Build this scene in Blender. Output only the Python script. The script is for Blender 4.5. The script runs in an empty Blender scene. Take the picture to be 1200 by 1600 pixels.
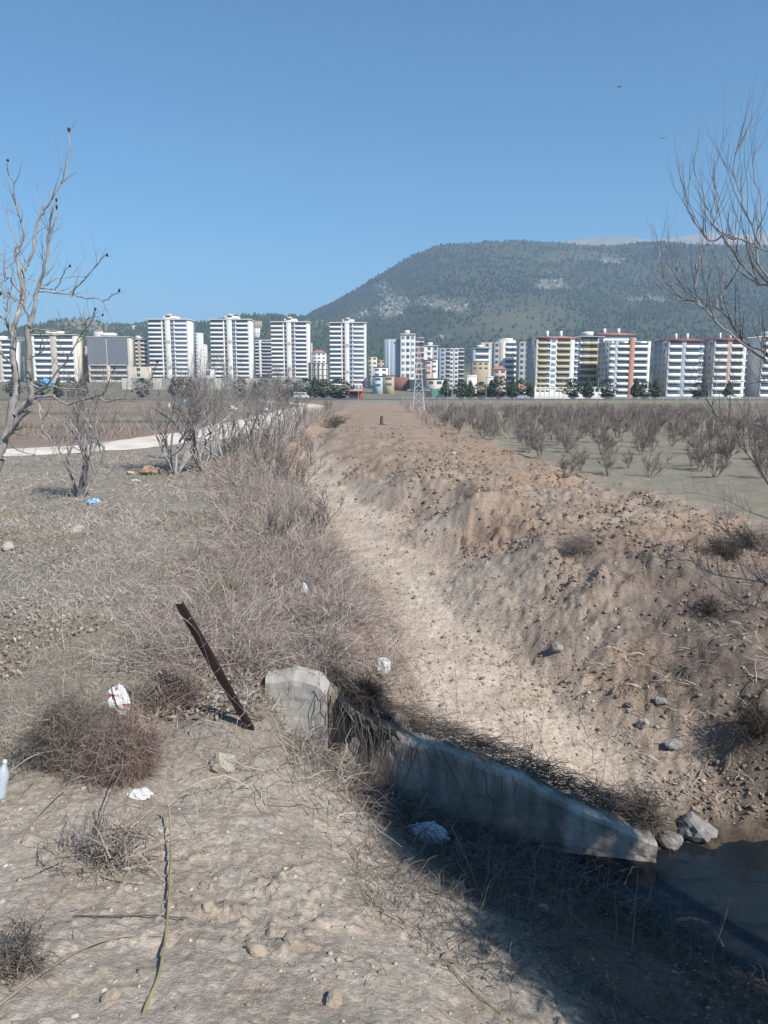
import bpy, bmesh, math, random
import numpy as np
from mathutils import Vector, Matrix

random.seed(7)
RNG = np.random.default_rng(7)
scene = bpy.context.scene
COL = scene.collection

# ------------------------------------------------------------------ camera
CAM_Z, PITCH, FPX = 3.0, math.radians(9.39), 1209.0
cam_d = bpy.data.cameras.new('camera')
cam_d.sensor_fit = 'HORIZONTAL'
cam_d.sensor_width = 36.0
cam_d.lens = 36.0 * FPX / 1200.0
cam_d.clip_start, cam_d.clip_end = 0.1, 30000
cam = bpy.data.objects.new('camera', cam_d)
COL.objects.link(cam)
cam.location = (0, 0, CAM_Z)
cam.rotation_euler = (math.pi / 2 - PITCH, 0, 0)
scene.camera = cam

# ------------------------------------------------------------------ light
SUN_EL = math.radians(43.0)
SUN_AZ = math.radians(136.0)          # clockwise from +Y: behind the camera, to the right
sun_vec = Vector((math.sin(SUN_AZ) * math.cos(SUN_EL), math.cos(SUN_AZ) * math.cos(SUN_EL), math.sin(SUN_EL)))
world = bpy.data.worlds.new('World')
scene.world = world
world.use_nodes = True
wn = world.node_tree
wn.nodes.clear()
w_out = wn.nodes.new('ShaderNodeOutputWorld')
w_bg = wn.nodes.new('ShaderNodeBackground')
w_sky = wn.nodes.new('ShaderNodeTexSky')
w_sky.sky_type = 'NISHITA'
w_sky.sun_disc = False
w_sky.sun_elevation = SUN_EL
w_sky.sun_rotation = SUN_AZ
w_sky.altitude = 500
w_sky.air_density = 1.0
w_sky.dust_density = 0.0
w_sky.ozone_density = 1.5
w_bg.inputs['Strength'].default_value = 0.070
w_wb = wn.nodes.new('ShaderNodeMix')          # white balance of the whole sky
w_wb.data_type = 'RGBA'
w_wb.blend_type = 'MULTIPLY'
w_wb.inputs['Factor'].default_value = 1.0
w_wb.inputs['B'].default_value = (0.47, 0.95, 1.17, 1)
wn.links.new(w_sky.outputs[0], w_wb.inputs['A'])
wn.links.new(w_wb.outputs['Result'], w_bg.inputs[0])
wn.links.new(w_bg.outputs[0], w_out.inputs[0])
sun_d = bpy.data.lights.new('sun', 'SUN')
sun_d.energy = 5.0
sun_d.angle = math.radians(0.55)
sun_d.color = (1.0, 0.945, 0.87)
sun = bpy.data.objects.new('sun', sun_d)
COL.objects.link(sun)
sun.rotation_euler = (-sun_vec).to_track_quat('-Z', 'Y').to_euler()
sun.location = (30, -30, 40)
scene.view_settings.view_transform = 'Standard'
scene.view_settings.look = 'None'
scene.view_settings.exposure = 0.66
scene.view_settings.gamma = 1.0
scene.view_settings.use_curve_mapping = False
scene.cycles.max_bounces = 6
scene.cycles.volume_bounces = 1
scene.cycles.transparent_max_bounces = 8

# ------------------------------------------------------------------ helpers
def at(px, py, Y):
    """world point at forward distance Y seen where the photograph shows (px, py)"""
    a, b = (px - 600) / FPX, (800 - py) / FPX
    cp, sp = math.cos(PITCH), math.sin(PITCH)
    d = Vector((a, cp + b * sp, -sp + b * cp))
    return Vector((0, 0, CAM_Z)) + d * (Y / d.y)


def tag(o, label=None, cat=None, group=None, kind=None):
    if label: o['label'] = label
    if cat: o['category'] = cat
    if group: o['group'] = group
    if kind: o['kind'] = kind
    return o


def empty(name, loc=(0, 0, 0), rz=0.0):
    o = bpy.data.objects.new(name, None)
    o.empty_display_size = 0.2
    o.location = loc
    o.rotation_euler = (0, 0, rz)
    COL.objects.link(o)
    return o


def link(name, me, parent=None, loc=None):
    o = bpy.data.objects.new(name, me)
    COL.objects.link(o)
    if parent is not None:
        o.parent = parent
    if loc is not None:
        o.location = loc
    return o


def mesh_np(name, V, F, mat=None, cols=None, smooth=False):
    """V (N,3); F (M,k) int, one k for all faces; cols (N,3) linear albedo"""
    V = np.ascontiguousarray(V, dtype=np.float32)
    F = np.ascontiguousarray(F, dtype=np.int32)
    me = bpy.data.meshes.new(name)
    n, m, k = len(V), len(F), F.shape[1]
    me.vertices.add(n)
    me.vertices.foreach_set('co', V.ravel())
    me.loops.add(m * k)
    me.loops.foreach_set('vertex_index', F.ravel())
    me.polygons.add(m)
    me.polygons.foreach_set('loop_start', np.arange(0, m * k, k, dtype=np.int32))
    me.polygons.foreach_set('loop_total', np.full(m, k, dtype=np.int32))
    if smooth:
        me.polygons.foreach_set('use_smooth', np.ones(m, dtype=bool))
    if cols is not None:
        ca = me.color_attributes.new('Col', 'FLOAT_COLOR', 'POINT')
        c4 = np.ones((n, 4), dtype=np.float32)
        c4[:, :3] = np.clip(cols, 0, 1)
        ca.data.foreach_set('color', c4.ravel())
    me.update(calc_edges=True)
    if mat is not None:
        me.materials.append(mat)
    return me


def _hash(ix, iy, seed):
    h = (ix.astype(np.int64) * 374761393 + iy.astype(np.int64) * 668265263 + seed * 974711) & 0xFFFFFFFF
    h = ((h ^ (h >> 13)) * 1274126177) & 0xFFFFFFFF
    h = (h ^ (h >> 16)) & 0xFFFFFFFF
    return h.astype(np.float64) / 4294967295.0


def vnoise(x, y, seed=0):
    ix, iy = np.floor(x), np.floor(y)
    fx, fy = x - ix, y - iy
    fx = fx * fx * fx * (fx * (fx * 6 - 15) + 10)
    fy = fy * fy * fy * (fy * (fy * 6 - 15) + 10)
    a, b = _hash(ix, iy, seed), _hash(ix + 1, iy, seed)
    c, d = _hash(ix, iy + 1, seed), _hash(ix + 1, iy + 1, seed)
    return ((a + (b - a) * fx) * (1 - fy) + (c + (d - c) * fx) * fy) * 2 - 1


def fbm(x, y, octv=4, seed=0, gain=0.5):
    s, a, t = 0.0, 1.0, 0.0
    ca, sa = math.cos(0.6), math.sin(0.6)
    for i in range(octv):
        s = s + a * vnoise(x, y, seed + i * 17)
        t += a
        a *= gain
        x, y = (x * ca - y * sa) * 2.03 + 7.1, (x * sa + y * ca) * 2.03 - 3.7
    return s / t


def clod_field(x, y, cell, seed, rmin=.15, rmax=.55, keep=.75):
    """height of half-buried lumps, one or none per cell"""
    gx, gy = x / cell, y / cell
    ix, iy = np.floor(gx), np.floor(gy)
    best = np.zeros_like(gx)
    for ox in (-1, 0, 1):
        for oy in (-1, 0, 1):
            cx, cy = ix + ox, iy + oy
            px_ = cx + _hash(cx, cy, seed)
            py_ = cy + _hash(cx, cy, seed + 1)
            q = _hash(cx, cy, seed + 2)
            r = np.where(q < keep, rmin + (rmax - rmin) * (q / keep) ** 2, .001)
            el = .6 + .8 * _hash(cx, cy, seed + 3)
            dd = ((gx - px_) * el) ** 2 + ((gy - py_) / el) ** 2
            best = np.maximum(best, np.sqrt(np.maximum(r * r - dd, 0)))
    return best * cell


def sstep(e0, e1, x):
    t = np.clip((x - e0) / (e1 - e0), 0, 1)
    return t * t * (3 - 2 * t)


def mixc(a, b, t):
    return a + (np.asarray(b) - a) * t[..., None]

# ------------------------------------------------------------------ materials
MATS = {}


def material(name, col=(0.5, 0.5, 0.5), rough=0.85, attr=False, var=0.25, vscale=4.0, bump=0.0, bscale=20.0,
             bdist=0.02, metal=0.0, spec=0.3, col2=None, translucent=0.0, streak=False, coord='Object'):
    if name in MATS:
        return MATS[name]
    m = bpy.data.materials.new(name)
    m.use_nodes = True
    nt = m.node_tree
    N, L = nt.nodes, nt.links
    N.clear()
    out = N.new('ShaderNodeOutputMaterial')
    p = N.new('ShaderNodeBsdfPrincipled')
    L.new(p.outputs[0], out.inputs[0])
    p.inputs['Roughness'].default_value = rough
    p.inputs['Metallic'].default_value = metal
    p.inputs['Specular IOR Level'].default_value = spec
    tc = N.new('ShaderNodeTexCoord')
    mp = N.new('ShaderNodeMapping')
    L.new(tc.outputs[coord], mp.inputs[0])
    if streak:
        mp.inputs['Scale'].default_value = (1, 1, 0.18)
    src = None
    if attr:
        a = N.new('ShaderNodeAttribute')
        a.attribute_name = 'Col'
        src = a.outputs['Color']
    else:
        r = N.new('ShaderNodeRGB')
        r.outputs[0].default_value = (*col, 1)
        src = r.outputs[0]
    if col2 is not None:
        n2 = N.new('ShaderNodeTexNoise')
        n2.inputs['Scale'].default_value = vscale * 0.6
        n2.inputs['Detail'].default_value = 5
        L.new(mp.outputs[0], n2.inputs['Vector'])
        rp = N.new('ShaderNodeMapRange')
        rp.inputs[1].default_value, rp.inputs[2].default_value = 0.42, 0.62
        L.new(n2.outputs[0], rp.inputs[0])
        mx = N.new('ShaderNodeMix')
        mx.data_type = 'RGBA'
        L.new(rp.outputs[0], mx.inputs['Factor'])
        L.new(src, mx.inputs['A'])
        mx.inputs['B'].default_value = (*col2, 1)
        src = mx.outputs['Result']
    if var > 0:
        nz = N.new('ShaderNodeTexNoise')
        nz.inputs['Scale'].default_value = vscale
        nz.inputs['Detail'].default_value = 6
        nz.inputs['Roughness'].default_value = 0.65
        L.new(mp.outputs[0], nz.inputs['Vector'])
        mr = N.new('ShaderNodeMapRange')
        mr.inputs[1].default_value, mr.inputs[2].default_value = 0.25, 0.75
        mr.inputs[3].default_value, mr.inputs[4].default_value = 1 - var, 1 + var
        L.new(nz.outputs[0], mr.inputs[0])
        mu = N.new('ShaderNodeMix')
        mu.data_type = 'RGBA'
        mu.blend_type = 'MULTIPLY'
        mu.inputs['Factor'].default_value = 1
        L.new(src, mu.inputs['A'])
        L.new(mr.outputs[0], mu.inputs['B'])
        src = mu.outputs['Result']
    L.new(src, p.inputs['Base Color'])
    if bump > 0:
        bn = N.new('ShaderNodeTexNoise')
        bn.inputs['Scale'].default_value = bscale
        bn.inputs['Detail'].default_value = 7
        bn.inputs['Roughness'].default_value = 0.7
        L.new(mp.outputs[0], bn.inputs['Vector'])
        b = N.new('ShaderNodeBump')
        b.inputs['Strength'].default_value = bump
        b.inputs['Distance'].default_value = bdist
        L.new(bn.outputs[0], b.inputs['Height'])
        L.new(b.outputs[0], p.inputs['Normal'])
    if translucent > 0:
        p.inputs['Transmission Weight'].default_value = 0.0
        tr = N.new('ShaderNodeBsdfTransparent')
        ms = N.new('ShaderNodeMixShader')
        ms.inputs[0].default_value = translucent
        L.new(p.outputs[0], ms.inputs[1])
        L.new(tr.outputs[0], ms.inputs[2])
        L.new(ms.outputs[0], out.inputs[0])
    MATS[name] = m
    return m


M_GROUND = material('soil_and_turf', attr=True, rough=0.95, var=0.42, vscale=26.0, bump=0.6, bscale=60.0, bdist=0.025, spec=0.1)
M_STRAND = material('dry_stems', attr=True, rough=0.8, var=0.0, spec=0.2)
M_CLOD = material('clods', attr=True, rough=0.95, var=0.22, vscale=30.0, bump=0.5, bscale=70.0, bdist=0.01, spec=0.12)
M_ROAD = material('pale_gravel', (0.60, 0.55, 0.49), rough=0.95, var=0.2, vscale=1.2, bump=0.4, bscale=8, col2=(0.52, 0.46, 0.39), spec=0.1)
M_ROCK = material('limestone', (0.46, 0.43, 0.38), rough=0.9, var=0.25, vscale=12, bump=0.8, bscale=25, bdist=0.02, col2=(0.36, 0.30, 0.24))
M_ROCKG = material('grey_stone', (0.24, 0.23, 0.22), rough=0.9, var=0.25, vscale=14, bump=0.6, bscale=30, bdist=0.01)
M_ROCKB = material('tan_stone', (0.36, 0.30, 0.24), rough=0.9, var=0.25, vscale=16, bump=0.6, bscale=40, bdist=0.01)
M_CONC = material('weathered_concrete', (0.45, 0.41, 0.36), rough=0.9, var=0.42, vscale=4.5, bump=0.6, bscale=20, bdist=0.015, col2=(0.20, 0.175, 0.145), streak=True)
M_RUST = material('rusty_steel', (0.014, 0.009, 0.008), rough=0.85, var=0.4, vscale=25, bump=0.4, bscale=80, bdist=0.003, col2=(0.024, 0.013, 0.010))
M_WIRE = material('steel_wire', (0.45, 0.43, 0.42), rough=0.45, metal=0.7, var=0.1)
M_BARK = material('grey_bark', (0.30, 0.285, 0.275), rough=0.85, var=0.5, vscale=10, bump=0.4, bscale=40, bdist=0.005, col2=(0.26, 0.24, 0.23))
M_BARK2 = material('brown_bark', (0.20, 0.175, 0.165), rough=0.85, var=0.35, vscale=12, col2=(0.29, 0.265, 0.25))
M_TWIG = material('twig_bark', (0.190, 0.162, 0.148), rough=0.8, var=0.3, vscale=6)
M_FIG = material('dried_fruit', (0.035, 0.025, 0.03), rough=0.7, var=0.2)
M_CANE = material('yellow_cane', (0.36, 0.29, 0.15), rough=0.6, var=0.25, vscale=12, col2=(0.27, 0.25, 0.14))
M_DEADSTICK = material('dead_stick', (0.25, 0.215, 0.18), rough=0.85, var=0.3, vscale=20)

def rough_ground(m):
    nt = m.node_tree
    N, L = nt.nodes, nt.links
    b = [n for n in N if n.type == 'BUMP'][0]
    mp = [n for n in N if n.type == 'MAPPING'][0]
    prev = b.inputs['Height'].links[0].from_socket
    total = None
    for sc, amt in ((9.0, .55), (24.0, .5), (55.0, .3)):
        wn_ = N.new('ShaderNodeTexNoise'); wn_.inputs['Scale'].default_value = sc * 1.3
        L.new(mp.outputs[0], wn_.inputs['Vector'])
        mxv = N.new('ShaderNodeMix'); mxv.data_type = 'VECTOR'; mxv.inputs['Factor'].default_value = .06
        L.new(mp.outputs[0], mxv.inputs['A']); L.new(wn_.outputs['Color'], mxv.inputs['B'])
        v = N.new('ShaderNodeTexVoronoi'); v.inputs['Scale'].default_value = sc
        L.new(mxv.outputs['Result'], v.inputs['Vector'])
        k = N.new('ShaderNodeMath'); k.operation = 'MULTIPLY'; k.inputs[1].default_value = -amt
        L.new(v.outputs['Distance'], k.inputs[0])
        if total is None:
            total = k.outputs[0]
        else:
            a = N.new('ShaderNodeMath'); a.operation = 'ADD'
            L.new(total, a.inputs[0]); L.new(k.outputs[0], a.inputs[1]); total = a.outputs[0]
    a = N.new('ShaderNodeMath'); a.operation = 'ADD'
    L.new(total, a.inputs[0]); L.new(prev, a.inputs[1])
    L.new(a.outputs[0], b.inputs['Height'])
    b.inputs['Distance'].default_value = .035


rough_ground(M_GROUND)

# ------------------------------------------------------------------ terrain shape
BK_Y = np.array([5.5, 6.5, 7.5, 8.5, 11, 14, 18, 22, 28, 36, 50, 80, 120], float)
BK_X = np.array([  # L     A     F0    F1    S    C0   C1   R    E
    [-1.1, 0.1, 1.0, 2.6, 4.2, 5.2, 6.5, 8.5, 20],
    [-1.0, 0.0, 0.9, 2.5, 3.7, 4.5, 5.8, 8, 20],
    [-0.8, -.1, 0.6, 2.5, 3.3, 4.0, 5.3, 8, 20],
    [-0.6, -.1, .45, 2.2, 3.1, 4.2, 5.6, 8, 18],
    [-0.8, -.35, .2, 1.6, 2.5, 3.6, 5.0, 8, 14],
    [-1.3, -.85, -.35, 1.1, 2.0, 3.0, 4.4, 7, 10],
    [-2.0, -1.5, -1.0, .4, 1.3, 2.3, 3.6, 6, 9],
    [-2.8, -2.3, -1.8, -.6, 0.3, 1.3, 2.8, 5.5, 8.5],
    [-4.0, -3.4, -2.9, -2.1, -1.1, .1, 1.8, 5, 8],
    [-5.0, -4.4, -3.9, -3.2, -2.2, -.7, 1.5, 4.5, 7.5],
    [-5.5, -4.9, -4.5, -3.9, -3.1, -1.4, 1.5, 4, 7],
    [-6.0, -5.0, -4.5, -4.0, -3.2, -1.2, 1.5, 4, 7],
    [-6.0, -5.0, -4.5, -4.0, -3.2, -1.2, 1.5, 4, 7]], float)
BK_Z = np.array([
    [.27, -.15, -.55, -1.25, -1.3, -.9, -.4, .2, 0],
    [.27, -.15, -.55, -1.2, -1.25, -.75, -.15, .20, 0],
    [.25, -.10, -.58, -1.12, -1.0, -.5, .05, .20, 0],
    [.20, -.15, -.64, -.86, -.55, -.14, .12, .18, 0],
    [.10, -.20, -.62, -.66, -.34, .04, .20, .18, 0],
    [.05, -.25, -.60, -.60, -.25, .20, .26, .16, 0],
    [0, -.30, -.54, -.50, -.12, .32, .32, .14, 0],
    [0, -.25, -.46, -.40, -.0, .38, .34, .12, 0],
    [0, -.20, -.36, -.26, .02, .28, .28, .09, 0],
    [0, -.20, -.35, -.25, .05, .30, .26, .08, 0],
    [0, -.30, -.45, -.40, .05, .18, .16, .05, 0],
    [0, -.10, -.15, -.10, .05, .12, .10, .03, 0],
    [0, 0, 0, 0, 0, .03, .03, 0, 0]], float)
FR_Y = np.array([-3, 0, 2.5, 3.5, 4.3, 5, 6.2, 7.4, 9.0], float)
FR_X = np.array([
    [-4, -1.0, .3, 1.2, 2.4, 3.6, 5, 7, 9, 14],
    [-4, -1.0, .3, 1.2, 2.4, 3.6, 5, 7, 9, 14],
    [-4, -1.4, 0, .8, 2.2, 4.0, 5.0, 6.8, 8.5, 14],
    [-4, -1.8, -.4, .5, 1.7, 3.6, 5.0, 6.6, 8.2, 14],
    [-4.5, -2.0, -.7, .3, 1.4, 2.9, 4.0, 6.0, 7.9, 14],
    [-5, -2.2, -1, 0, 1, 2.2, 2.9, 5.6, 7.6, 14],
    [-5, -1.5, -1.05, -.8, .3, 1.4, 2.2, 4.6, 6.6, 14],
    [-5, -1.6, -1.12, -.98, .1, 1.3, 2.2, 4.0, 5.6, 14],
    [-5, -1.6, -1.12, -.98, .1, 1.3, 2.2, 4.0, 5.6, 14]], float)
FR_Z = np.array([
    [1.4, 1.4, 1.4, 1.1, .3, -.9, -1.5, -1.5, -.3, .3],
    [1.35, 1.3, 1.2, .8, -.15, -1.2, -1.5, -1.5, -.3, .3],
    [.78, .72, .55, .30, -.15, -.8, -1.25, -1.5, -.3, .3],
    [.5, .42, .3, .05, -.25, -.75, -1.27, -1.5, -.3, .2],
    [.36, .30, .16, -.12, -.50, -.95, -1.27, -1.5, -.3, .15],
    [.25, .2, .03, -.32, -.78, -1.10, -1.33, -1.5, -.3, .1],
    [.18, .17, .08, -.22, -.86, -1.17, -1.5, -1.45, -.4, .1],
    [.18, .2, .15, -.34, -.90, -1.2, -1.4, -1.35, -.5, .1],
    [.18, .2, .15, -.34, -.90, -1.2, -1.4, -1.35, -.5, .1]], float)
WALL_A, WALL_B = (-1.05, 7.09), (2.55, 6.39)
WATER_Z = -1.2


def wall_y(x):
    return WALL_A[1] + (x - WALL_A[0]) * (WALL_B[1] - WALL_A[1]) / (WALL_B[0] - WALL_A[0])


def section(x, y, Ys, Xs, Zs):
    yc = np.clip(y, Ys[0], Ys[-1])
    xs = [np.interp(yc, Ys, Xs[:, k]) for k in range(Xs.shape[1])]
    zs = [np.interp(yc, Ys, Zs[:, k]) for k in range(Xs.shape[1])]
    z = zs[0].copy()
    for k in range(len(xs) - 1):
        t = np.clip((x - xs[k]) / np.maximum(xs[k + 1] - xs[k], 1e-6), 0, 1)
        t = 0.45 * t + 0.55 * t * t * (3 - 2 * t)
        z = z + (zs[k + 1] - zs[k]) * t
    return z, xs


def plain(x, y):
    """fall of the wide plain, and its rise below the town on the far side"""
    r = np.maximum(y, 0)
    z = -2.3 * sstep(40, 260, r) - 1.0 * sstep(260, 420, r)
    left = sstep(60, -90, x) * sstep(330, 560, r)
    z = z + left * 8.5
    z = z + sstep(650, 1500, r) * 22 + sstep(1300, 2600, r) * 20
    return z


def H(x, y, detail=True, masks=False):
    x = np.asarray(x, float); y = np.asarray(y, float)
    # scalloped bites of the digger bucket along the spoil bank
    wob = 0.36 * np.sin(y * 1.15 + 0.6 + .6 * np.sin(y * .37)) * sstep(8.5, 11, y) * sstep(40, 25, y) + 0.22 * np.sin(y * 0.47 + 2.0) * sstep(9, 13, y) * sstep(60, 40, y)
    wx = fbm(x * 0.7, y * 0.7, 2, 91) * 0.22 * sstep(7.2, 9.5, y)
    zb, xs = section(x + wob * sstep(0.0, 1.6, x - np.interp(y, BK_Y, BK_X[:, 2])) + wx, y, BK_Y, BK_X, BK_Z)
    zf, xf = section(x, y, FR_Y, FR_X, FR_Z)
    d = y - wall_y(x)
    inwall = sstep(-1.35, -1.1, x) * sstep(2.75, 2.5, x)
    wdt = 0.09 * inwall + 0.55 * (1 - inwall)
    t = sstep(-wdt, wdt, d)
    z = zf * (1 - t) + zb * t
    z = z + plain(x, y)
    # masks
    L, F0, F1, C1, R, E = xs[0], xs[2], xs[3], xs[6], xs[7], xs[8]
    dig = sstep(-0.25, 0.35, x - L) * sstep(0.6, -0.6, x - (R * 0.55 + E * 0.45) + fbm(x * .5, y * .5, 3, 5) * 1.4) * t * sstep(240, 150, y)
    floor = sstep(-.3, .2, x - F0) * sstep(1.5, -0.5, x - F1 + fbm(x * .9, y * .6, 3, 6) * .9) * t * sstep(60, 30, y)
    near = 1 - t
    road = np.zeros_like(x)
    soil = np.clip(near * sstep(7.2, 5.0, y - 0.35 * x + 0.9 * fbm(x * .9, y * .9, 3, 8) + 0.25 * np.maximum(-x - 1.2, 0)), 0, 1)
    if detail:
        und = fbm(x * .16, y * .16, 3, 3) * .10 * sstep(3, 12, y) * (1 - .4 * dig) * sstep(300, 100, y)
        roadside = sstep(2.2, 4.0, np.abs(y - np.interp(x, ROADX, ROADY))) if True else 1
        z = z + und * roadside
        cl = fbm(x * 1.7, y * 1.7, 4, 21)
        clump = np.maximum(fbm(x * 4.3, y * 4.3, 3, 33), 0)
        fine = fbm(x * 11, y * 11, 3, 55)
        ridg = 1 - np.abs(fbm(x * 2.6, y * 2.6, 4, 44)) * 2
        slopeR = dig * (1 - floor)
        fade = sstep(60, 25, y)
        z = z + slopeR * fade * (cl * .10 + clump * .08 + ridg * .04 + fine * .03 + np.maximum(fbm(x * .75, y * .75, 2, 23), -.2) * .20 * sstep(8, 11, y) + fbm(x * 27, y * 27, 2, 66) * .018)
        z = z + floor * fade * (cl * .035 + clump * .03 + fine * .018)
        z = z + soil * (cl * .035 + clump * .02 + fine * .012 + ridg * .008 + fbm(x * 30, y * 30, 2, 67) * .006)
        k1 = (slopeR * fade > .03) & (y < 34)
        if k1.any():
            xx, yy = x[k1] + fbm(x[k1] * 6, y[k1] * 6, 2, 7) * .05, y[k1] + fbm(x[k1] * 6, y[k1] * 6, 2, 8) * .05
            dn = .35 + .65 * sstep(-.3, .3, fbm(xx * .6, yy * .6, 2, 12))
            z[k1] += (slopeR * fade)[k1] * dn * (clod_field(xx, yy, .34, 300, keep=.4) * .6 + clod_field(xx, yy, .15, 310) * .75 + clod_field(xx, yy, .075, 320) * .8 * sstep(20, 10, yy))
        k1 = soil > .03
        if k1.any():
            xx, yy = x[k1] + fbm(x[k1] * 9, y[k1] * 9, 2, 7) * .03, y[k1] + fbm(x[k1] * 9, y[k1] * 9, 2, 8) * .03
            dn = .25 + .75 * sstep(-.3, .3, fbm(xx * 1.1, yy * 1.1, 2, 13))
            z[k1] += soil[k1] * dn * (clod_field(xx, yy, .26, 330, keep=.4) * .3 + clod_field(xx, yy, .11, 340) * .55 + clod_field(xx, yy, .055, 350) * .85)
        k1 = floor * fade > .05
        if k1.any():
            z[k1] += (floor * fade)[k1] * (clod_field(x[k1], y[k1], .16, 360, keep=.5) * .4 + clod_field(x[k1], y[k1], .07, 370) * .6)
        tuft = (1 - dig) * (1 - soil) * fade * roadside
        z = z + tuft * (cl * .06 + fine * .015)
    if masks:
        return z, dict(dig=dig, floor=floor, soil=soil, near=near, xs=xs, t=t)
    return z


ROADX = np.array([-60, -40, -28, -16.8, -13.2, -12.0, -10.6], float)
ROADY = np.array([24, 27.5, 30.5, 33.8, 36.5, 40.5, 47], float)


def Hs(x, y):
    return float(H(np.array([x]), np.array([y]))[0])


def ground_at(px, py):
    """where the ray through a picture position meets the ground"""
    d = at(px, py, 1.0) - Vector((0, 0, CAM_Z))
    ys = np.concatenate([np.linspace(1.4, 12, 500), np.geomspace(12, 600, 900)])
    gx, gz = d.x * ys, CAM_Z + d.z * ys
    h = H(gx, ys)
    k = int(np.argmax(gz <= h))
    if gz[k] > h[k]:
        k = len(ys) - 1
    return Vector((gx[k], ys[k], h[k]))


# ------------------------------------------------------------------ ground sheet
def build_ground():
    ys = [-2.7]
    while ys[-1] < 9000:
        y = ys[-1]
        if y < 1.4: s = 0.16
        elif y < 8: s = 0.017 + 0.0013 * y
        elif y < 30: s = 0.0048 * y ** 1.16
        elif y < 150: s = 0.0125 * y
        else: s = 0.035 * y
        ys.append(y + s)
    ys = np.array(ys)
    uc = np.concatenate([np.linspace(-.56, -.33, 52)[:-1], np.linspace(-.33, .33, 320), np.linspace(.33, .56, 52)[1:]])
    ext = 0.56 * np.geomspace(1.015, 22, 32)
    u = np.concatenate([-ext[::-1], uc, ext])
    Y, U = np.meshgrid(ys, u, indexing='ij')
    X = U * (Y + 3.0)
    nz = X.shape
    x, y = X.ravel(), Y.ravel()
    z, m = H(x, y, True, True)
    # surface colours
    n1 = fbm(x * .35, y * .35, 4, 101)
    n2 = fbm(x * 1.9, y * 1.9, 4, 131)
    n3 = fbm(x * 7.0, y * 7.0, 3, 151)
    c = np.zeros((len(x), 3)) + np.array([.245, .218, .190])                       # matted dry turf
    c = mixc(c, [.200, .190, .152], sstep(.05, .5, n1) * .75)                       # greener patches
    c = mixc(c, [.270, .230, .198], sstep(.1, .5, n2) * .6)
    right = sstep(0.3, 1.2, x - np.interp(y, BK_Y, BK_X[:, 7]))
    orch = right * sstep(10, 18, y)
    c = mixc(c, [.225, .207, .160], orch * .95)
    c = mixc(c, [.185, .182, .138], orch * sstep(-.1, .4, n1) * .6)
    c = mixc(c, [.255, .228, .190], orch * sstep(.1, .5, n2) * .5)
    far = sstep(36, 44, y + 0.6 * x + 22)
    lf = sstep(-8, -12, x) * sstep(0, 3, y - np.interp(x, ROADX, ROADY) - 3.5) * sstep(40, 44, y + 4)
    band = 0.5 + 0.5 * np.sin(y * 0.16 + n1 * 1.2)
    c = mixc(c, [.235, .165, .125], lf * (0.35 + .6 * band))
    c = mixc(c, [.200, .180, .150], lf * sstep(0.1, .5, n2) * .6)
    c = mixc(c, [.105, .135, .060], lf * sstep(.35, .6, fbm(x * .05, y * .2, 2, 77)) * .9)
    gstrip = sstep(120, 130, y) * sstep(230, 190, y) * sstep(25, 45, x)
    c = mixc(c, [.150, .170, .085], gstrip * .85)
    farm = sstep(240, 330, y)
    c = mixc(c, [.150, .145, .100], farm * .8)
    # digging
    dirt = np.zeros_like(c) + np.array([.300, .242, .194])
    dirt = mixc(dirt, [.205, .158, .124], sstep(-.1, .4, n2) * .75)
    dirt = mixc(dirt, [.340, .282, .232], sstep(.1, .5, n3) * .6)
    dirt = mixc(dirt, [.300, .208, .145], sstep(-.05, .4, fbm(x * .45 + 9, y * .45, 3, 171)) * .6 * sstep(60, 18, y) + .35 * sstep(20, 34, y))
    rightdamp = sstep(2.3, 4.2, x + .8 * fbm(x * .7, y * .7, 3, 19)) * sstep(15.5, 10.5, y)
    dirt = mixc(dirt, [.140, .112, .094], rightdamp * .8)
    dirt = mixc(dirt, [.490, .418, .345], m['floor'] * (0.55 + .45 * sstep(-.3, .3, n2)))
    c = mixc(c, dirt, np.clip(m['dig'], 0, 1))
    soil = np.zeros_like(c) + np.array([.385, .332, .276])
    soil = mixc(soil, [.305, .256, .208], sstep(-.1, .45, n2) * .75)
    soil = mixc(soil, [.450, .398, .338], sstep(.05, .5, n3) * .6)
    c = mixc(c, soil, m['soil'])
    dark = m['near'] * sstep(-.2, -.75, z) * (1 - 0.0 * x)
    c = mixc(c, [.105, .074, .052], np.maximum(dark * .85 * sstep(1.0, 4.5, y), m['near'] * .8 * sstep(.25, 1.1, x - .1 + .5 * fbm(x * 1.2, y * 1.2, 3, 88)) * sstep(1.5, 3.0, y)))                  # damp humus toward the stream, darkened further to paint in the tree shade
    wet = sstep(WATER_Z + .16, WATER_Z + .02, z) * sstep(12, 9, y)
    c = mixc(c, [.075, .060, .046], wet)
    # sun-bleached dirt track beyond the spoil bank
    idx = np.arange(len(x)).reshape(nz)
    F = np.stack([idx[:-1, :-1], idx[:-1, 1:], idx[1:, 1:], idx[1:, :-1]], -1).reshape(-1, 4)
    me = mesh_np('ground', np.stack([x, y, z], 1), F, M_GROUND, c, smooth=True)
    o = link('ground', me)
    tag(o, kind='structure')
    return o


build_ground()


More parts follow.
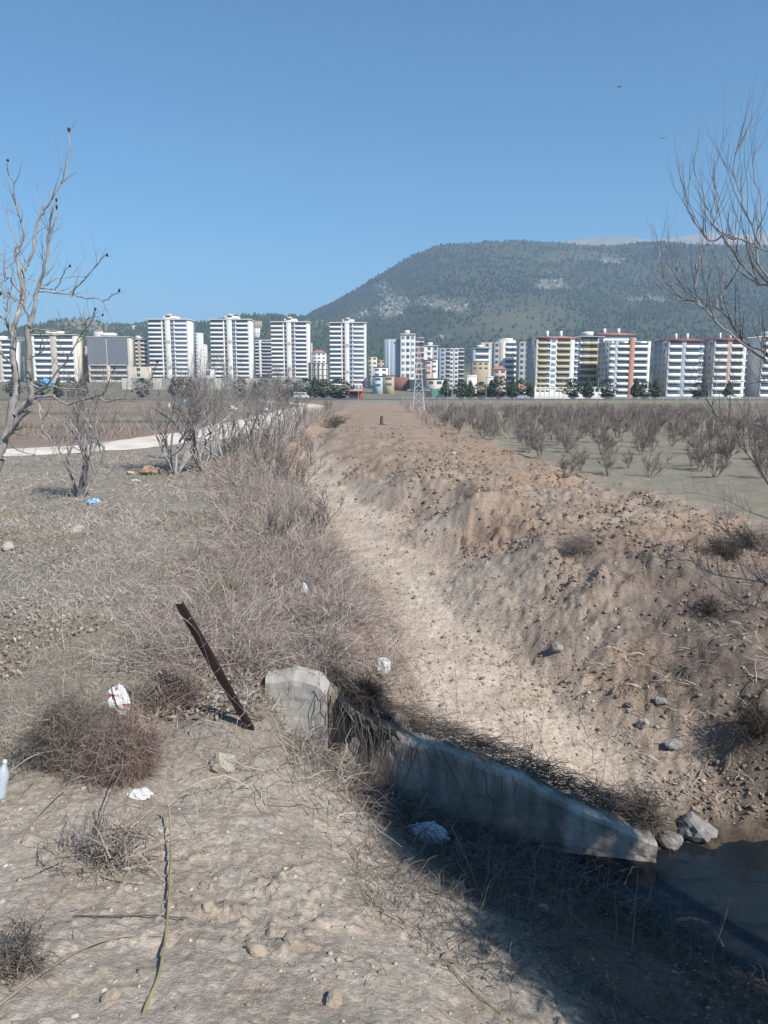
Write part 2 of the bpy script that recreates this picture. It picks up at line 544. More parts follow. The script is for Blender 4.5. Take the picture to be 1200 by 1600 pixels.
def ribbon(name, pts, width, mat, lift, kind='structure', cross=5, step=1.0):
    """a strip draped on the ground"""
    P = np.array(pts, float)
    seg = np.r_[0, np.cumsum(np.hypot(*np.diff(P, axis=0).T))]
    s = np.arange(0, seg[-1], step)
    cx, cy = np.interp(s, seg, P[:, 0]), np.interp(s, seg, P[:, 1])
    k = np.ones(9) / 9
    if len(s) > 30:
        px_, py_ = np.pad(cx, 4, mode='edge'), np.pad(cy, 4, mode='edge')
        cx, cy = np.convolve(px_, k, 'valid'), np.convolve(py_, k, 'valid')
    tx, ty = np.gradient(cx), np.gradient(cy)
    l = np.hypot(tx, ty)
    nx, ny = -ty / l, tx / l
    V = []
    for j in range(cross):
        f = j / (cross - 1) - .5
        w = width * (1 + .12 * fbm(s * .35, s * 0 + j, 2, 3))
        X, Y_ = cx + nx * w * f, cy + ny * w * f
        Z = H(X, Y_) + lift * (1.0 if 0 < j < cross - 1 else 0.25)
        V.append(np.stack([X, Y_, Z], 1))
    V = np.stack(V, 1)
    n = len(s)
    idx = np.arange(n * cross).reshape(n, cross)
    F = np.stack([idx[:-1, :-1], idx[1:, :-1], idx[1:, 1:], idx[:-1, 1:]], -1).reshape(-1, 4)
    o = link(name, mesh_np(name, V.reshape(-1, 3), F, mat, smooth=True))
    tag(o, kind=kind)
    return o


ribbon('dirt_road', [(-60, 24), (-40, 27.5), (-28, 30.5), (-16.8, 33.8), (-13.2, 36.5), (-11.8, 40.5), (-10.6, 47), (-10.2, 66), (-11.5, 110), (-13, 150), (-22, 200), (-40, 250)],
       4.6, M_ROAD, 0.07, step=0.8)
M_ASPH = material('grey_asphalt', (0.10, 0.10, 0.105), rough=0.9, var=0.15, vscale=.5)
ribbon('asphalt_road', [(-330, 268), (-150, 268), (0, 266), (150, 262), (330, 258)], 9, M_ASPH, 0.25, step=3)

# ------------------------------------------------------------------ water
def build_water():
    m = bpy.data.materials.new('stream_water')
    m.use_nodes = True
    nt = m.node_tree
    p = nt.nodes['Principled BSDF']
    p.inputs['Base Color'].default_value = (0.012, 0.016, 0.020, 1)
    p.inputs['Roughness'].default_value = 0.06
    p.inputs['IOR'].default_value = 1.33
    p.inputs['Specular IOR Level'].default_value = 0.5
    tc = nt.nodes.new('ShaderNodeTexCoord')
    mp = nt.nodes.new('ShaderNodeMapping')
    mp.inputs['Scale'].default_value = (0.5, 1.6, 1)
    nz = nt.nodes.new('ShaderNodeTexNoise')
    nz.inputs['Scale'].default_value = 5
    nz.inputs['Detail'].default_value = 3
    b = nt.nodes.new('ShaderNodeBump')
    b.inputs['Strength'].default_value = 0.25
    b.inputs['Distance'].default_value = 0.03
    nt.links.new(tc.outputs['Object'], mp.inputs[0])
    nt.links.new(mp.outputs[0], nz.inputs['Vector'])
    nt.links.new(nz.outputs[0], b.inputs['Height'])
    nt.links.new(b.outputs[0], p.inputs['Normal'])
    xs, ys = np.linspace(1.0, 9, 60), np.linspace(-2.6, 9.2, 70)
    X, Y = np.meshgrid(xs, ys, indexing='ij')
    idx = np.arange(X.size).reshape(X.shape)
    F = np.stack([idx[:-1, :-1], idx[1:, :-1], idx[1:, 1:], idx[:-1, 1:]], -1).reshape(-1, 4)
    o = link('water', mesh_np('water', np.stack([X.ravel(), Y.ravel(), np.full(X.size, WATER_Z)], 1), F, m, smooth=True))
    tag(o, kind='structure')


build_water()

# ------------------------------------------------------------------ hills
SIL = np.array([(330, 520), (400, 508), (480, 497), (520, 476), (560, 455), (600, 433), (640, 409), (670, 396), (690, 391), (740, 388), (800, 386), (860, 386), (900, 391), (960, 393), (1010, 390), (1100, 392), (1200, 392), (1300, 396), (1500, 420), (1800, 470)], float)
RIDGE_D = 2500.0


def hill_h(x, y):
    u = 600 + FPX * x / (0.988 * RIDGE_D)
    R = (598 - np.interp(u, SIL[:, 0], SIL[:, 1], left=540)) / FPX * RIDGE_D * 1.0
    t = np.clip((y - 1000) / (RIDGE_D - 1000), 0, 1)
    prof = 0.40 * t + 0.60 * t ** 1.6
    back = sstep(RIDGE_D, RIDGE_D + 900, y)
    spur = fbm(x * .0022, y * .0016, 4, 9)
    z = R * prof * (1 - .55 * back) * (1 + .10 * spur * sstep(0, .25, t) * sstep(1.0, .8, t))
    z = z + sstep(0, .3, t) * fbm(x * .008, y * .008, 3, 19) * 8
    return z + 2


def grid_mesh(name, xs, ys, hf, mat, colf):
    X, Y = np.meshgrid(xs, ys, indexing='ij')
    x, y = X.ravel(), Y.ravel()
    z = hf(x, y)
    idx = np.arange(len(x)).reshape(X.shape)
    F = np.stack([idx[:-1, :-1], idx[1:, :-1], idx[1:, 1:], idx[:-1, 1:]], -1).reshape(-1, 4)
    return mesh_np(name, np.stack([x, y, z], 1), F, mat, colf(x, y, z), smooth=True)


def hill_masks(x, y):
    """(rockiness, bare scrub) of the wooded hill"""
    p = hill_h(x, y)
    px = 600 + FPX * x / y
    py = 600 - FPX * (p - CAM_Z) / y
    def blob(cx, cy, rx, ry):
        return np.clip(1.25 - np.hypot((px - cx) / rx, (py - cy) / ry), 0, 1)
    n = fbm(x * .012, y * .010, 4, 61)
    rock = np.maximum.reduce([blob(608, 478, 34, 34) * 1.1, blob(560, 492, 34, 22) * .8, blob(700, 480, 66, 20) * .95, blob(850, 448, 60, 14) * .75, blob(930, 420, 60, 10) * .4, blob(760, 520, 60, 10) * .5, blob(990, 470, 80, 14) * .42, blob(690, 528, 30, 10) * .6])
    rock = np.clip((rock * 1.0 + n * .75) - .32, 0, 1) * (rock > 0.02)
    scrub = np.maximum(blob(800, 505, 100, 34), blob(840, 412, 120, 10) * .6)
    return np.clip(rock * 1.6, 0, 1), np.clip(scrub * 1.3 + n * .3, 0, 1) * (scrub > .02)


M_HILL = material('hill_ground', attr=True, rough=1.0, var=0.25, vscale=0.02, spec=0.05)
M_PINE = material('pine_foliage', attr=True, rough=0.9, var=0.0, spec=0.1)


def hill_col(x, y, z):
    r, s = hill_masks(x, y)
    c = np.zeros((len(x), 3)) + np.array([.062, .070, .050])
    c = mixc(c, [.100, .105, .072], s * .8)
    c = mixc(c, [.20, .195, .165], sstep(.2, .8, r) * .7)
    return c


xs = np.linspace(-700, 3600, 240)
ys = np.concatenate([np.linspace(980, 2550, 140), np.linspace(2570, 3800, 25)])
hill = link('wooded_hill', grid_mesh('wooded_hill', xs, ys, hill_h, M_HILL, hill_col))
tag(hill, 'broad hill wooded with dark pines behind the apartment blocks', 'hill', kind='structure')

ICO_V = []
_t = (1 + 5 ** .5) / 2
for s1 in (-1, 1):
    for s2 in (-1, 1):
        ICO_V += [(0, s1, s2 * _t), (s1, s2 * _t, 0), (s2 * _t, 0, s1)]
ICO_V = np.array(ICO_V, float)
ICO_V /= np.linalg.norm(ICO_V[0])
_bm = bmesh.new()
for v in ICO_V:
    _bm.verts.new(v)
_res = bmesh.ops.convex_hull(_bm, input=_bm.verts[:])
_bm.verts.index_update()
_bm.verts.ensure_lookup_table()
ICO_V = np.array([v.co[:] for v in _bm.verts])
ICO_F = np.array([[v.index for v in f.verts] for f in _bm.faces])
_bm.free()


def lumps(pos, size, cols, rng, squash=(1, 1, .7), rough=.28, colvar=.12):
    """many small irregular stones or clods as one mesh: pos (N,3), size (N,)"""
    N = len(pos)
    k = len(ICO_V)
    rad = 1 + rng.uniform(-rough, rough, (N, k))
    V = ICO_V[None] * rad[..., None] * np.array(squash) * rng.uniform(.7, 1.3, (N, 1, 3))
    a = rng.uniform(0, 6.28, N)
    ca, sa = np.cos(a)[:, None], np.sin(a)[:, None]
    V = np.stack([V[..., 0] * ca - V[..., 1] * sa, V[..., 0] * sa + V[..., 1] * ca, V[..., 2]], -1)
    V = V * size[:, None, None] + pos[:, None]
    F = ICO_F[None] + (np.arange(N) * k)[:, None, None]
    C = np.repeat(np.asarray(cols)[:, None] * (1 + rng.uniform(-colvar, colvar, (N, 1, 1))), k, 1)
    return V.reshape(-1, 3), F.reshape(-1, 3), C.reshape(-1, 3)


def pines(pos, h, cols, rng):
    """small conifers: an uneven pointed crown of two stacked skirts"""
    N, n = len(pos), 4
    V = np.zeros((N, 2 * n + 2, 3))
    a = np.linspace(0, 6.283, n, endpoint=False)[None] + rng.uniform(0, 6, (N, 1))
    for k, (r, zz) in enumerate(((.34, .12), (.24, .52))):
        rr = r * h[:, None] * rng.uniform(.7, 1.25, (N, n))
        V[:, k * n:(k + 1) * n, 0] = np.cos(a) * rr
        V[:, k * n:(k + 1) * n, 1] = np.sin(a) * rr
        V[:, k * n:(k + 1) * n, 2] = zz * h[:, None] * rng.uniform(.85, 1.1, (N, n))
    V[:, 2 * n, 2] = h
    V[:, 2 * n + 1, 2] = h * -.1
    f = []
    for i in range(n):
        j = (i + 1) % n
        f += [(i, j, n + j), (i, n + j, n + i), (n + i, n + j, 2 * n)]
    f = np.array(f)
    V = V + pos[:, None]
    F = f[None] + (np.arange(N) * (2 * n + 2))[:, None, None]
    C = np.repeat(cols[:, None], 2 * n + 2, 1)
    return V.reshape(-1, 3), F.reshape(-1, 3), C.reshape(-1, 3)


def build_forest():
    rng = np.random.default_rng(3)
    n = 95000
    x = rng.uniform(-600, 1850, n)
    y = rng.uniform(1020, 2600, n)
    ok = (np.abs(x / y) < .62) & (x / y > -.35)
    x, y = x[ok], y[ok]
    r, s = hill_masks(x, y)
    keep = rng.uniform(0, 1, len(x)) > np.maximum(sstep(.05, .8, r) * .88, s * .9)
    x, y = x[keep], y[keep]
    dens = fbm(x * .006, y * .006, 3, 71)
    keep = rng.uniform(0, 1, len(x)) < .55 + .6 * dens
    x, y = x[keep][:19000], y[keep][:19000]
    h = rng.uniform(5, 9.5, len(x))
    z = hill_h(x, y) - .5
    base = np.array([.032, .044, .032])
    C = base[None] * rng.uniform(.75, 1.3, (len(x), 1)) * (1 + .5 * fbm(x * .004, y * .004, 3, 73))[:, None]
    V, F, C = pines(np.stack([x, y, z], 1), h, C, rng)
    o = link('pine_forest', mesh_np('pine_forest', V, F, M_PINE, C))
    tag(o, 'dense dark green pine forest covering the hill', 'forest', kind='stuff')
    # pale limestone outcrops
    n = 60000
    x = rng.uniform(-300, 1600, n); y = rng.uniform(1050, 2500, n)
    r, s = hill_masks(x, y)
    k = rng.uniform(0, 1, n) < sstep(.25, .95, r) * .42
    x, y = x[k][:3200], y[k][:3200]
    sz = 1.2 + 5.5 * rng.uniform(0, 1, len(x)) ** 2.2
    C = np.array([.22, .215, .205])[None] * rng.uniform(.75, 1.15, (len(x), 1))
    V, F, C = lumps(np.stack([x, y, hill_h(x, y)], 1), sz, C, rng, squash=(1.2, 1, 1.0), rough=.4)
    o = link('rock_outcrops', mesh_np('rock_outcrops', V, F, material('hill_rock', attr=True, rough=.95, var=0, spec=.1), C))
    tag(o, 'pale limestone rocks scattered on the wooded hill', 'rock', kind='stuff')


build_forest()

# low hills on the left behind the towers, and the bare mountain far behind
SIL2 = np.array([(-500, 530), (-100, 528), (60, 520), (85, 508), (105, 500), (135, 499), (160, 508), (200, 513), (260, 506), (300, 508), (340, 503), (380, 495), (430, 494), (480, 498), (520, 505), (600, 520), (700, 540), (900, 560)], float)


def low_h(x, y):
    u = 600 + FPX * x / (0.988 * 1700)
    R = (598 - np.interp(u, SIL2[:, 0], SIL2[:, 1])) / FPX * 1700
    t = np.clip((y - 800) / 900, 0, 1)
    return R * (t ** 1.2) * (1 - .5 * sstep(1700, 2300, y)) + fbm(x * .01, y * .01, 3, 29) * 4 * sstep(0, .4, t) + 3


def low_col(x, y, z):
    n = fbm(x * .008, y * .008, 4, 5)
    c = np.zeros((len(x), 3)) + np.array([.070, .085, .050])
    return mixc(c, [.20, .18, .14], sstep(.15, .5, n) * .8)


o = link('low_hills', grid_mesh('low_hills', np.linspace(-1500, 500, 150), np.linspace(780, 2300, 80), low_h, M_HILL, low_col))
tag(o, 'low wooded hills with scattered houses behind the towers', 'hill', kind='structure')
rng = np.random.default_rng(5)
x = rng.uniform(-1200, 250, 16000); y = rng.uniform(1150, 1760, 16000)
k = (np.abs(x / y) < .6) & (rng.uniform(0, 1, 16000) < .5 - .6 * fbm(x * .008, y * .008, 4, 5))
x, y = x[k][:5500], y[k][:5500]
V, F, C = pines(np.stack([x, y, low_h(x, y) - .5], 1), rng.uniform(5, 10, len(x)), np.array([[.040, .056, .030]]) * rng.uniform(.7, 1.4, (len(x), 1)), rng)
tag(link('low_hill_forest', mesh_np('low_hill_forest', V, F, M_PINE, C)), 'dark trees covering the low hills behind the towers', 'forest', kind='stuff')

SIL3 = np.array([(500, 560), (700, 480), (800, 420), (880, 387), (930, 384), (970, 380), (1010, 384), (1050, 379), (1090, 374), (1130, 377), (1200, 370), (1300, 372), (1500, 400), (1900, 450)], float)


def far_h(x, y):
    u = 600 + FPX * x / (0.988 * 3700)
    R = (600 - np.interp(u, SIL3[:, 0], SIL3[:, 1])) / FPX * 3700
    t = np.clip((y - 3000) / 700, 0, 1)
    return R * t ** .8 * (1 - .3 * sstep(3700, 4200, y)) + fbm(x * .004, y * .004, 4, 39) * 16 * t


def far_col(x, y, z):
    n = fbm(x * .003, y * .003, 4, 15)
    c = np.zeros((len(x), 3)) + np.array([.24, .225, .215])
    return mixc(c, [.17, .17, .15], sstep(-.1, .3, n) * .7)


o = link('bare_mountain', grid_mesh('bare_mountain', np.linspace(-200, 3900, 140), np.linspace(2960, 4200, 70), far_h, M_HILL, far_col))
tag(o, 'pale bare mountain ridge showing behind the wooded hill', 'mountain', kind='structure')

# ------------------------------------------------------------------ town: building kit
CUBES = {}


def cube_mesh(mat):
    if mat.name not in CUBES:
        v = np.array([(a, b, c) for a in (-.5, .5) for b in (-.5, .5) for c in (-.5, .5)])
        f = np.array([(0, 1, 3, 2), (4, 6, 7, 5), (0, 4, 5, 1), (2, 3, 7, 6), (0, 2, 6, 4), (1, 5, 7, 3)])
        CUBES[mat.name] = mesh_np('block_' + mat.name, v, f, mat)
    return CUBES[mat.name]


def block(name, parent, x0, x1, y0, y1, z0, z1, mat):
    o = link(name, cube_mesh(mat), parent)
    o.location = ((x0 + x1) / 2, (y0 + y1) / 2, (z0 + z1) / 2)
    o.scale = (x1 - x0, y1 - y0, z1 - z0)
    return o


def paint(name, c, var=.06):
    return material('render_' + name, c, rough=.85, var=var, vscale=.35, spec=.2, coord='Generated')


W_WHITE, W_CREAM, W_GREY, W_BLUE = paint('white', (.74, .73, .70)), paint('cream', (.60, .54, .45)), paint('grey', (.42, .43, .45)), paint('bluegrey', (.34, .40, .48))
W_DARK, W_PINK, W_BROWN, W_YELL = paint('slate', (.16, .18, .21)), paint('pink', (.50, .38, .34)), paint('brown', (.20, .10, .07)), paint('yellow', (.50, .43, .26))
W_RED, W_BEIGE, W_CONC = paint('brick_red', (.55, .16, .10)), paint('beige', (.50, .47, .41)), paint('bare_concrete', (.28, .28, .27))
W_MAROON, W_ROOF, W_TAN = paint('maroon', (.28, .09, .08)), paint('roof_red', (.36, .17, .15)), paint('tan', (.42, .34, .24))
W_GREEN, W_SKYB, W_ORANGE = paint('green', (.10, .28, .20)), paint('sky_blue', (.36, .46, .52)), paint('orange', (.46, .23, .17))
GLASS = material('window_glass', (.075, .10, .135), rough=.18, var=.0, spec=.5)
GLASS_L = material('balcony_glass', (.20, .26, .33), rough=.2, var=.0, spec=.5)
GLASS_D = material('dark_opening', (.05, .055, .065), rough=.5, var=.0, spec=.3)


def gz(x, y):
    return float(plain(np.array([x]), np.array([y]))[0])


def building(name, label, px0, px1, pyt, D, floors, bays, wall=W_WHITE, yaw=0.0, depth=15.0, roof=None, side_windows=0, base_h=0.0, base_mat=None, shaft=True, cat='apartment block', group='apartment blocks of the town', extra=None):
    """px0..px1: width of the front as measured; the front stands at distance D"""
    a, b = at(px0, pyt, D), at(px1, pyt, D)
    w = (b.x - a.x)
    cx = (a.x + b.x) / 2
    ztop = a.z
    zb = gz(cx, D) - .6
    h = ztop - zb
    root = empty(name, (cx, D, zb), yaw)
    tag(root, label, cat, group)
    x0, x1 = -w / 2, w / 2
    block('wall', root, x0 + .12, x1 - .12, 1.0, depth, 0, h, wall)
    fh = (h - base_h - .6) / floors
    if base_h > 0:
        block('ground_floor', root, x0 - .3, x1 + .3, -.5, depth * .9, 0, base_h, base_mat or wall)
    for f0, f1, kind, m1, m2 in bays:
        u0, u1 = x0 + w * f0, x0 + w * f1
        if kind == 'plain':
            block('pier', root, u0, u1, 0, 1.05, 0, h, m1)
            continue
        if kind == 'stripe':
            block('pier', root, u0, u1, -.5, 1.05, 0, h + 1.6, m1)
            if m2 is not None:
                for q in (.2, .62):
                    block('facing_panel', root, u0 + .3, u1 - .3, -.55, -.4, h * q, h * (q + .055), m2)
            continue
        if kind == 'win':
            block('pier', root, u0, u1, .1, 1.06, 0, h, m1)
        for i in range(floors):
            z = base_h + .5 + i * fh
            if kind == 'band':          # long balcony: pale parapet, glazing set back above it
                block('balcony_parapet', root, u0, u1, -.35, .85, z - .25, z + fh * .38, m1)
                block('window', root, u0 + .1, u1 - .1, .25, 1.02, z + fh * .38, z + fh - .25, m2)
            elif kind == 'stack':       # short balcony beside the stair shaft
                block('balcony_parapet', root, u0 + .15, u1 - .15, -.15, .95, z, z + fh * .30, m1)
                block('window', root, u0 + .2, u1 - .2, .7, 1.03, z + fh * .34, z + fh - .3, m2)
            elif kind == 'win':
                c = (u0 + u1) / 2
                q = min(1.1, (u1 - u0) * .36)
                fr = block('window', root, c - q, c + q, .02, .3, z + fh * .3, z + fh * .82, m2)
            elif kind == 'open':
                block('floor_slab', root, u0, u1, -.3, 1.0, z, z + .35, m1)
    for i in range(side_windows):
        for j in range(floors):
            z = base_h + .5 + j * fh
            yy = depth * (i + .75) / (side_windows + .3)
            block('side_window', root, x0 + .06, x0 + .16, yy - .8, yy + .8, z + fh * .3, z + fh * .8, GLASS)
    if roof == 'slab':
        block('roof_slab', root, x0 - .4, x1 + .4, -.6, depth + .3, h, h + .7, W_WHITE)
        block('roof_house', root, x0 + w * .34, x0 + w * .66, 3, depth - 3, h + .7, h + 2.9, W_WHITE)
        block('roof_house', root, x0 + w * .43, x0 + w * .54, 2, 6, h + 2.9, h + 4.2, W_CREAM)
    elif roof == 'flat':
        block('roof_slab', root, x0 - .2, x1 + .2, -.5, depth + .2, h, h + .6, wall)
        block('roof_house', root, x0 + w * .3, x0 + w * .62, 3, depth - 4, h + .6, h + 3.0, W_WHITE)
    elif roof in ('red', 'maroon'):
        m = W_ROOF if roof == 'red' else W_MAROON
        ov = .8
        v = np.array([(x0 - ov, -ov, h), (x1 + ov, -ov, h), (x1 + ov, depth + ov, h), (x0 - ov, depth + ov, h),
                      (x0 + w * .25, depth * .4, h + 1.3), (x1 - w * .25, depth * .4, h + 1.3), (x1 - w * .25, depth * .6, h + 1.3), (x0 + w * .25, depth * .6, h + 1.3)])
        f = np.array([(0, 1, 5, 4), (1, 2, 6, 5), (2, 3, 7, 6), (3, 0, 4, 7), (4, 5, 6, 7), (3, 2, 1, 0)])
        link('roof', mesh_np('roof', v, f, m), root)
        block('chimney', root, x0 + w * .3, x0 + w * .36, depth * .3, depth * .4, h + 1.0, h + 3.6, W_WHITE)
        block('chimney', root, x0 + w * .62, x0 + w * .68, depth * .3, depth * .4, h + 1.0, h + 3.6, W_WHITE)
    if extra:
        extra(root, x0, x1, h, depth, fh)
    return root


TB = [(0, .31, 'band', W_WHITE, GLASS), (.31, .345, 'plain', W_WHITE, None), (.345, .41, 'stack', W_GREY, GLASS), (.41, .535, 'stripe', W_WHITE, W_PINK), (.535, .61, 'stack', W_BLUE, GLASS_L), (.61, .64, 'plain', W_WHITE, None), (.64, .93, 'band', W_WHITE, GLASS), (.93, 1, 'plain', W_WHITE, None)]
TB2 = [(a, b, k, m, (GLASS_L if (k == 'band' and a > .5) else g)) for a, b, k, m, g in TB]
building('apartment_tower', 'tall white banded tower, leftmost of the four alike towers', 231, 295, 500, 555, 14, TB2, W_WHITE, depth=18, roof='slab', group='four alike white towers')
building('apartment_tower', 'tall white banded tower, second from left of the four alike towers', 328, 391, 500, 558, 14, TB, W_WHITE, depth=18, roof='slab', group='four alike white towers')
building('apartment_tower', 'tall white banded tower beside the unfinished concrete frame, third of four', 423, 482, 504, 572, 14, TB, W_WHITE, depth=18, roof='slab', group='four alike white towers')
building('apartment_tower', 'tall white banded tower standing alone right of the unfinished frame', 515, 572, 505, 585, 14, TB2, W_WHITE, depth=18, roof='slab', group='four alike white towers')

B4 = [(0, .06, 'plain', W_WHITE, None), (.06, .42, 'band', W_WHITE, GLASS), (.42, .56, 'plain', W_BEIGE, None), (.56, .92, 'band', W_WHITE, GLASS), (.92, 1, 'plain', W_WHITE, None)]
building('apartment_block', 'white apartment block at the far left edge behind the fig tree', -22, 20, 532, 520, 8, B4, W_WHITE, roof='flat', depth=12)
building('apartment_block', 'wide white block with beige centre pier behind the fig tree', 48, 118, 524, 500, 8, B4, W_CREAM, roof='flat', depth=14)
building('apartment_block', 'narrow pinkish block between the white and the slate block', 119, 136, 541, 530, 6, [(0, .3, 'plain', W_WHITE, None), (.3, 1, 'win', W_PINK, GLASS)], W_PINK, depth=10)


def slate_extra(r, x0, x1, h, d, fh):
    block('cladding', r, x0 + .5, x0 + (x1 - x0) * .46, -.52, -.38, h * .42, h * 1.0, W_DARK)
    block('cladding', r, x0 + (x1 - x0) * .5, x1 - .5, -.52, -.38, h * .42, h * 1.0, W_DARK)


building('apartment_block', 'block with dark slate upper storeys and beige banded lower storeys', 135, 200, 527, 510, 8, [(0, .05, 'plain', W_BEIGE, None), (.05, .44, 'band', W_BEIGE, GLASS), (.44, .53, 'plain', W_CREAM, None), (.53, .93, 'band', W_BEIGE, GLASS), (.93, 1, 'plain', W_BEIGE, None)], W_BEIGE, roof='flat', depth=14, extra=slate_extra)
building('apartment_block', 'beige block with dark window bands left of the first tower', 200, 234, 531, 560, 10, [(0, .1, 'plain', W_CREAM, None), (.1, .42, 'band', W_CREAM, GLASS), (.42, .55, 'plain', W_TAN, None), (.55, .85, 'band', W_CREAM, GLASS), (.85, 1, 'plain', W_WHITE, None)], W_CREAM, roof='flat', depth=14)
building('apartment_block', 'slim bright white block behind and right of the first tower', 297, 314, 520, 640, 14, [(0, 1, 'win', W_WHITE, GLASS_L)], W_WHITE, depth=10)
building('apartment_block', 'slim white block stepping down right of the first tower', 314, 320, 538, 648, 10, [(0, 1, 'win', W_WHITE, GLASS_L)], W_WHITE, depth=10)
building('apartment_block', 'white block with open balconies between the second and third tower', 391, 425, 531, 620, 12, [(0, .38, 'stack', W_WHITE, GLASS), (.38, .5, 'plain', W_WHITE, None), (.5, 1, 'band', W_GREY, GLASS)], W_WHITE, depth=12)
building('commercial_building', 'low grey and white hall in front of the left towers', 318, 332, 577, 470, 2, [(0, 1, 'win', W_WHITE, GLASS)], W_WHITE, depth=8)
building('commercial_building', 'low cream building in front of the beige block', 200, 232, 573, 490, 3, [(0, 1, 'win', W_CREAM, GLASS)], W_CREAM, depth=8)


def frame_building(px0, px1, pyt, D, floors):
    a, b = at(px0, pyt, D), at(px1, pyt, D)
    w, cx = b.x - a.x, (a.x + b.x) / 2
    zb = gz(cx, D) - .5
    h = a.z - zb
    r = empty('unfinished_building', (cx, D, zb))
    tag(r, 'unfinished bare concrete frame with open storeys between the right two towers', 'building site', 'apartment blocks of the town')
    for i in range(floors + 1):
        block('floor_slab', r, -w / 2, w / 2, 0, 9, h * i / floors - .25, h * i / floors + .1, W_CONC)
    for i in range(5):
        for yy in (.4, 4.5, 8.6):
            xx = -w / 2 + .4 + (w - .8) * i / 4
            block('column', r, xx - .25, xx + .25, yy - .25, yy + .25, 0, h, W_CONC)


frame_building(481, 511, 567, 480, 4)

WB = [(0, .35, 'win', W_WHITE, GLASS_L), (.35, .65, 'win', W_WHITE, GLASS), (.65, 1, 'win', W_WHITE, GLASS_L)]


def bar_extra(r, x0, x1, h, d, fh):
    block('side_cladding', r, x0 - 11, x0 + .2, 4, d, 0, h * .93, W_BLUE)
    for i in range(5):
        block('cladding_joint', r, x0 - 10 + i * 2.2, x0 - 9.4 + i * 2.2, 3.9, 4.2, 0, h * .93, W_WHITE if i % 2 else W_GREY)
    block('podium', r, x0 - 5, x1 - 4, -6, 2, 0, h * .26, W_BROWN)
    block('podium', r, x1 - 4, x1 + 8, -5, 2, 0, h * .22, W_CREAM)


building('apartment_block', 'white tower with blue-grey side wing and brown podium beside the pylon', 626, 649, 523, 520, 9, WB, W_WHITE, depth=14, roof='flat', extra=bar_extra)
building('apartment_block', 'brick pink block with scaffold-like balconies right of the brown podium tower', 648, 663, 527, 545, 10, [(0, .5, 'band', W_PINK, GLASS), (.5, 1, 'stack', W_PINK, GLASS)], W_PINK, depth=10)
building('apartment_block', 'dark grey slim wing left of the brown podium tower', 606, 617, 540, 560, 8, [(0, 1, 'win', W_BLUE, GLASS)], W_BLUE, depth=10)
building('apartment_block', 'white block with grey right side in front of the dark hill foot', 662, 685, 541, 620, 9, [(0, .16, 'plain', W_WHITE, None), (.16, .6, 'win', W_WHITE, GLASS), (.6, 1, 'win', W_GREY, GLASS)], W_WHITE, depth=12, roof='flat')
building('apartment_block', 'narrow block with two bright white shafts among grey window bays', 687, 726, 544, 600, 10, [(0, .25, 'win', W_BLUE, GLASS), (.25, .42, 'stack', W_CREAM, GLASS), (.42, .55, 'win', W_WHITE, GLASS), (.55, .6, 'plain', W_GREY, None), (.6, .75, 'win', W_WHITE, GLASS), (.75, 1, 'stack', W_CREAM, GLASS)], W_GREY, depth=14)
building('apartment_block', 'blue-grey white-banded block left of the round-topped block', 739, 766, 545, 600, 7, [(0, .15, 'plain', W_BLUE, None), (.15, .9, 'band', W_WHITE, GLASS), (.9, 1, 'plain', W_WHITE, None)], W_BLUE, depth=14, roof='flat')
building('apartment_block', 'pale grey block peeping out behind the blue-grey banded block', 752, 771, 535, 660, 9, [(0, 1, 'win', W_BEIGE, GLASS)], W_BEIGE, depth=10)


def round_extra(r, x0, x1, h, d, fh):
    w = x1 - x0
    for i, (q, zz) in enumerate(((.42, 1.6), (.3, 3.0))):
        n = 14
        a = np.linspace(0, 2 * np.pi, n, endpoint=False)
        v = np.concatenate([np.stack([np.cos(a) * w * q, 6 + np.sin(a) * 5, np.full(n, h + zz - 1.6)], 1), np.stack([np.cos(a) * w * q, 6 + np.sin(a) * 5, np.full(n, h + zz)], 1)])
        f = np.array([(k, (k + 1) % n, n + (k + 1) % n, n + k) for k in range(n)])
        me = bpy.data.meshes.new('roof_drum')
        me.from_pydata([tuple(p) for p in v], [], [tuple(map(int, t)) for t in f] + [tuple(range(n, 2 * n))])
        me.materials.append(W_WHITE)
        link('roof_drum', me, r)


building('apartment_block', 'grey block with round drum roof and white window bays before the hill', 773, 811, 535, 560, 9, [(0, .2, 'win', W_GREY, GLASS), (.2, .32, 'plain', W_TAN, None), (.32, .45, 'plain', W_WHITE, None), (.45, .7, 'band', W_WHITE, GLASS), (.7, .9, 'band', W_WHITE, GLASS), (.9, 1, 'plain', W_TAN, None)], W_GREY, depth=14, extra=round_extra)
building('apartment_block', 'dark beige block squeezed between the round-roofed and yellow block', 812, 829, 534, 540, 9, [(0, .5, 'win', W_GREY, GLASS), (.5, 1, 'win', W_TAN, GLASS)], W_GREY, depth=12)

YB = [(0, .06, 'plain', W_BEIGE, None), (.06, .27, 'band', W_YELL, GLASS), (.27, .34, 'stack', W_WHITE, GLASS_L), (.34, .5, 'win', W_WHITE, GLASS_L), (.5, .8, 'band', W_YELL, GLASS), (.8, .9, 'plain', W_WHITE, None), (.9, 1, 'stack', W_WHITE, GLASS_L)]
building('apartment_block', 'long block with yellow balcony bands nearest the orchard fence', 837, 906, 528, 385, 9, YB, W_GREY, yaw=math.radians(5), depth=17, roof='red', side_windows=3, base_h=3)
building('apartment_block', 'second yellow-banded block with white sloping roof slab', 906, 945, 527, 400, 9, [(0, .12, 'stack', W_WHITE, GLASS_L), (.12, .42, 'band', W_YELL, GLASS), (.42, .75, 'band', W_YELL, GLASS_D), (.75, 1, 'win', W_WHITE, GLASS)], W_GREY, yaw=math.radians(4), depth=14, roof='flat')
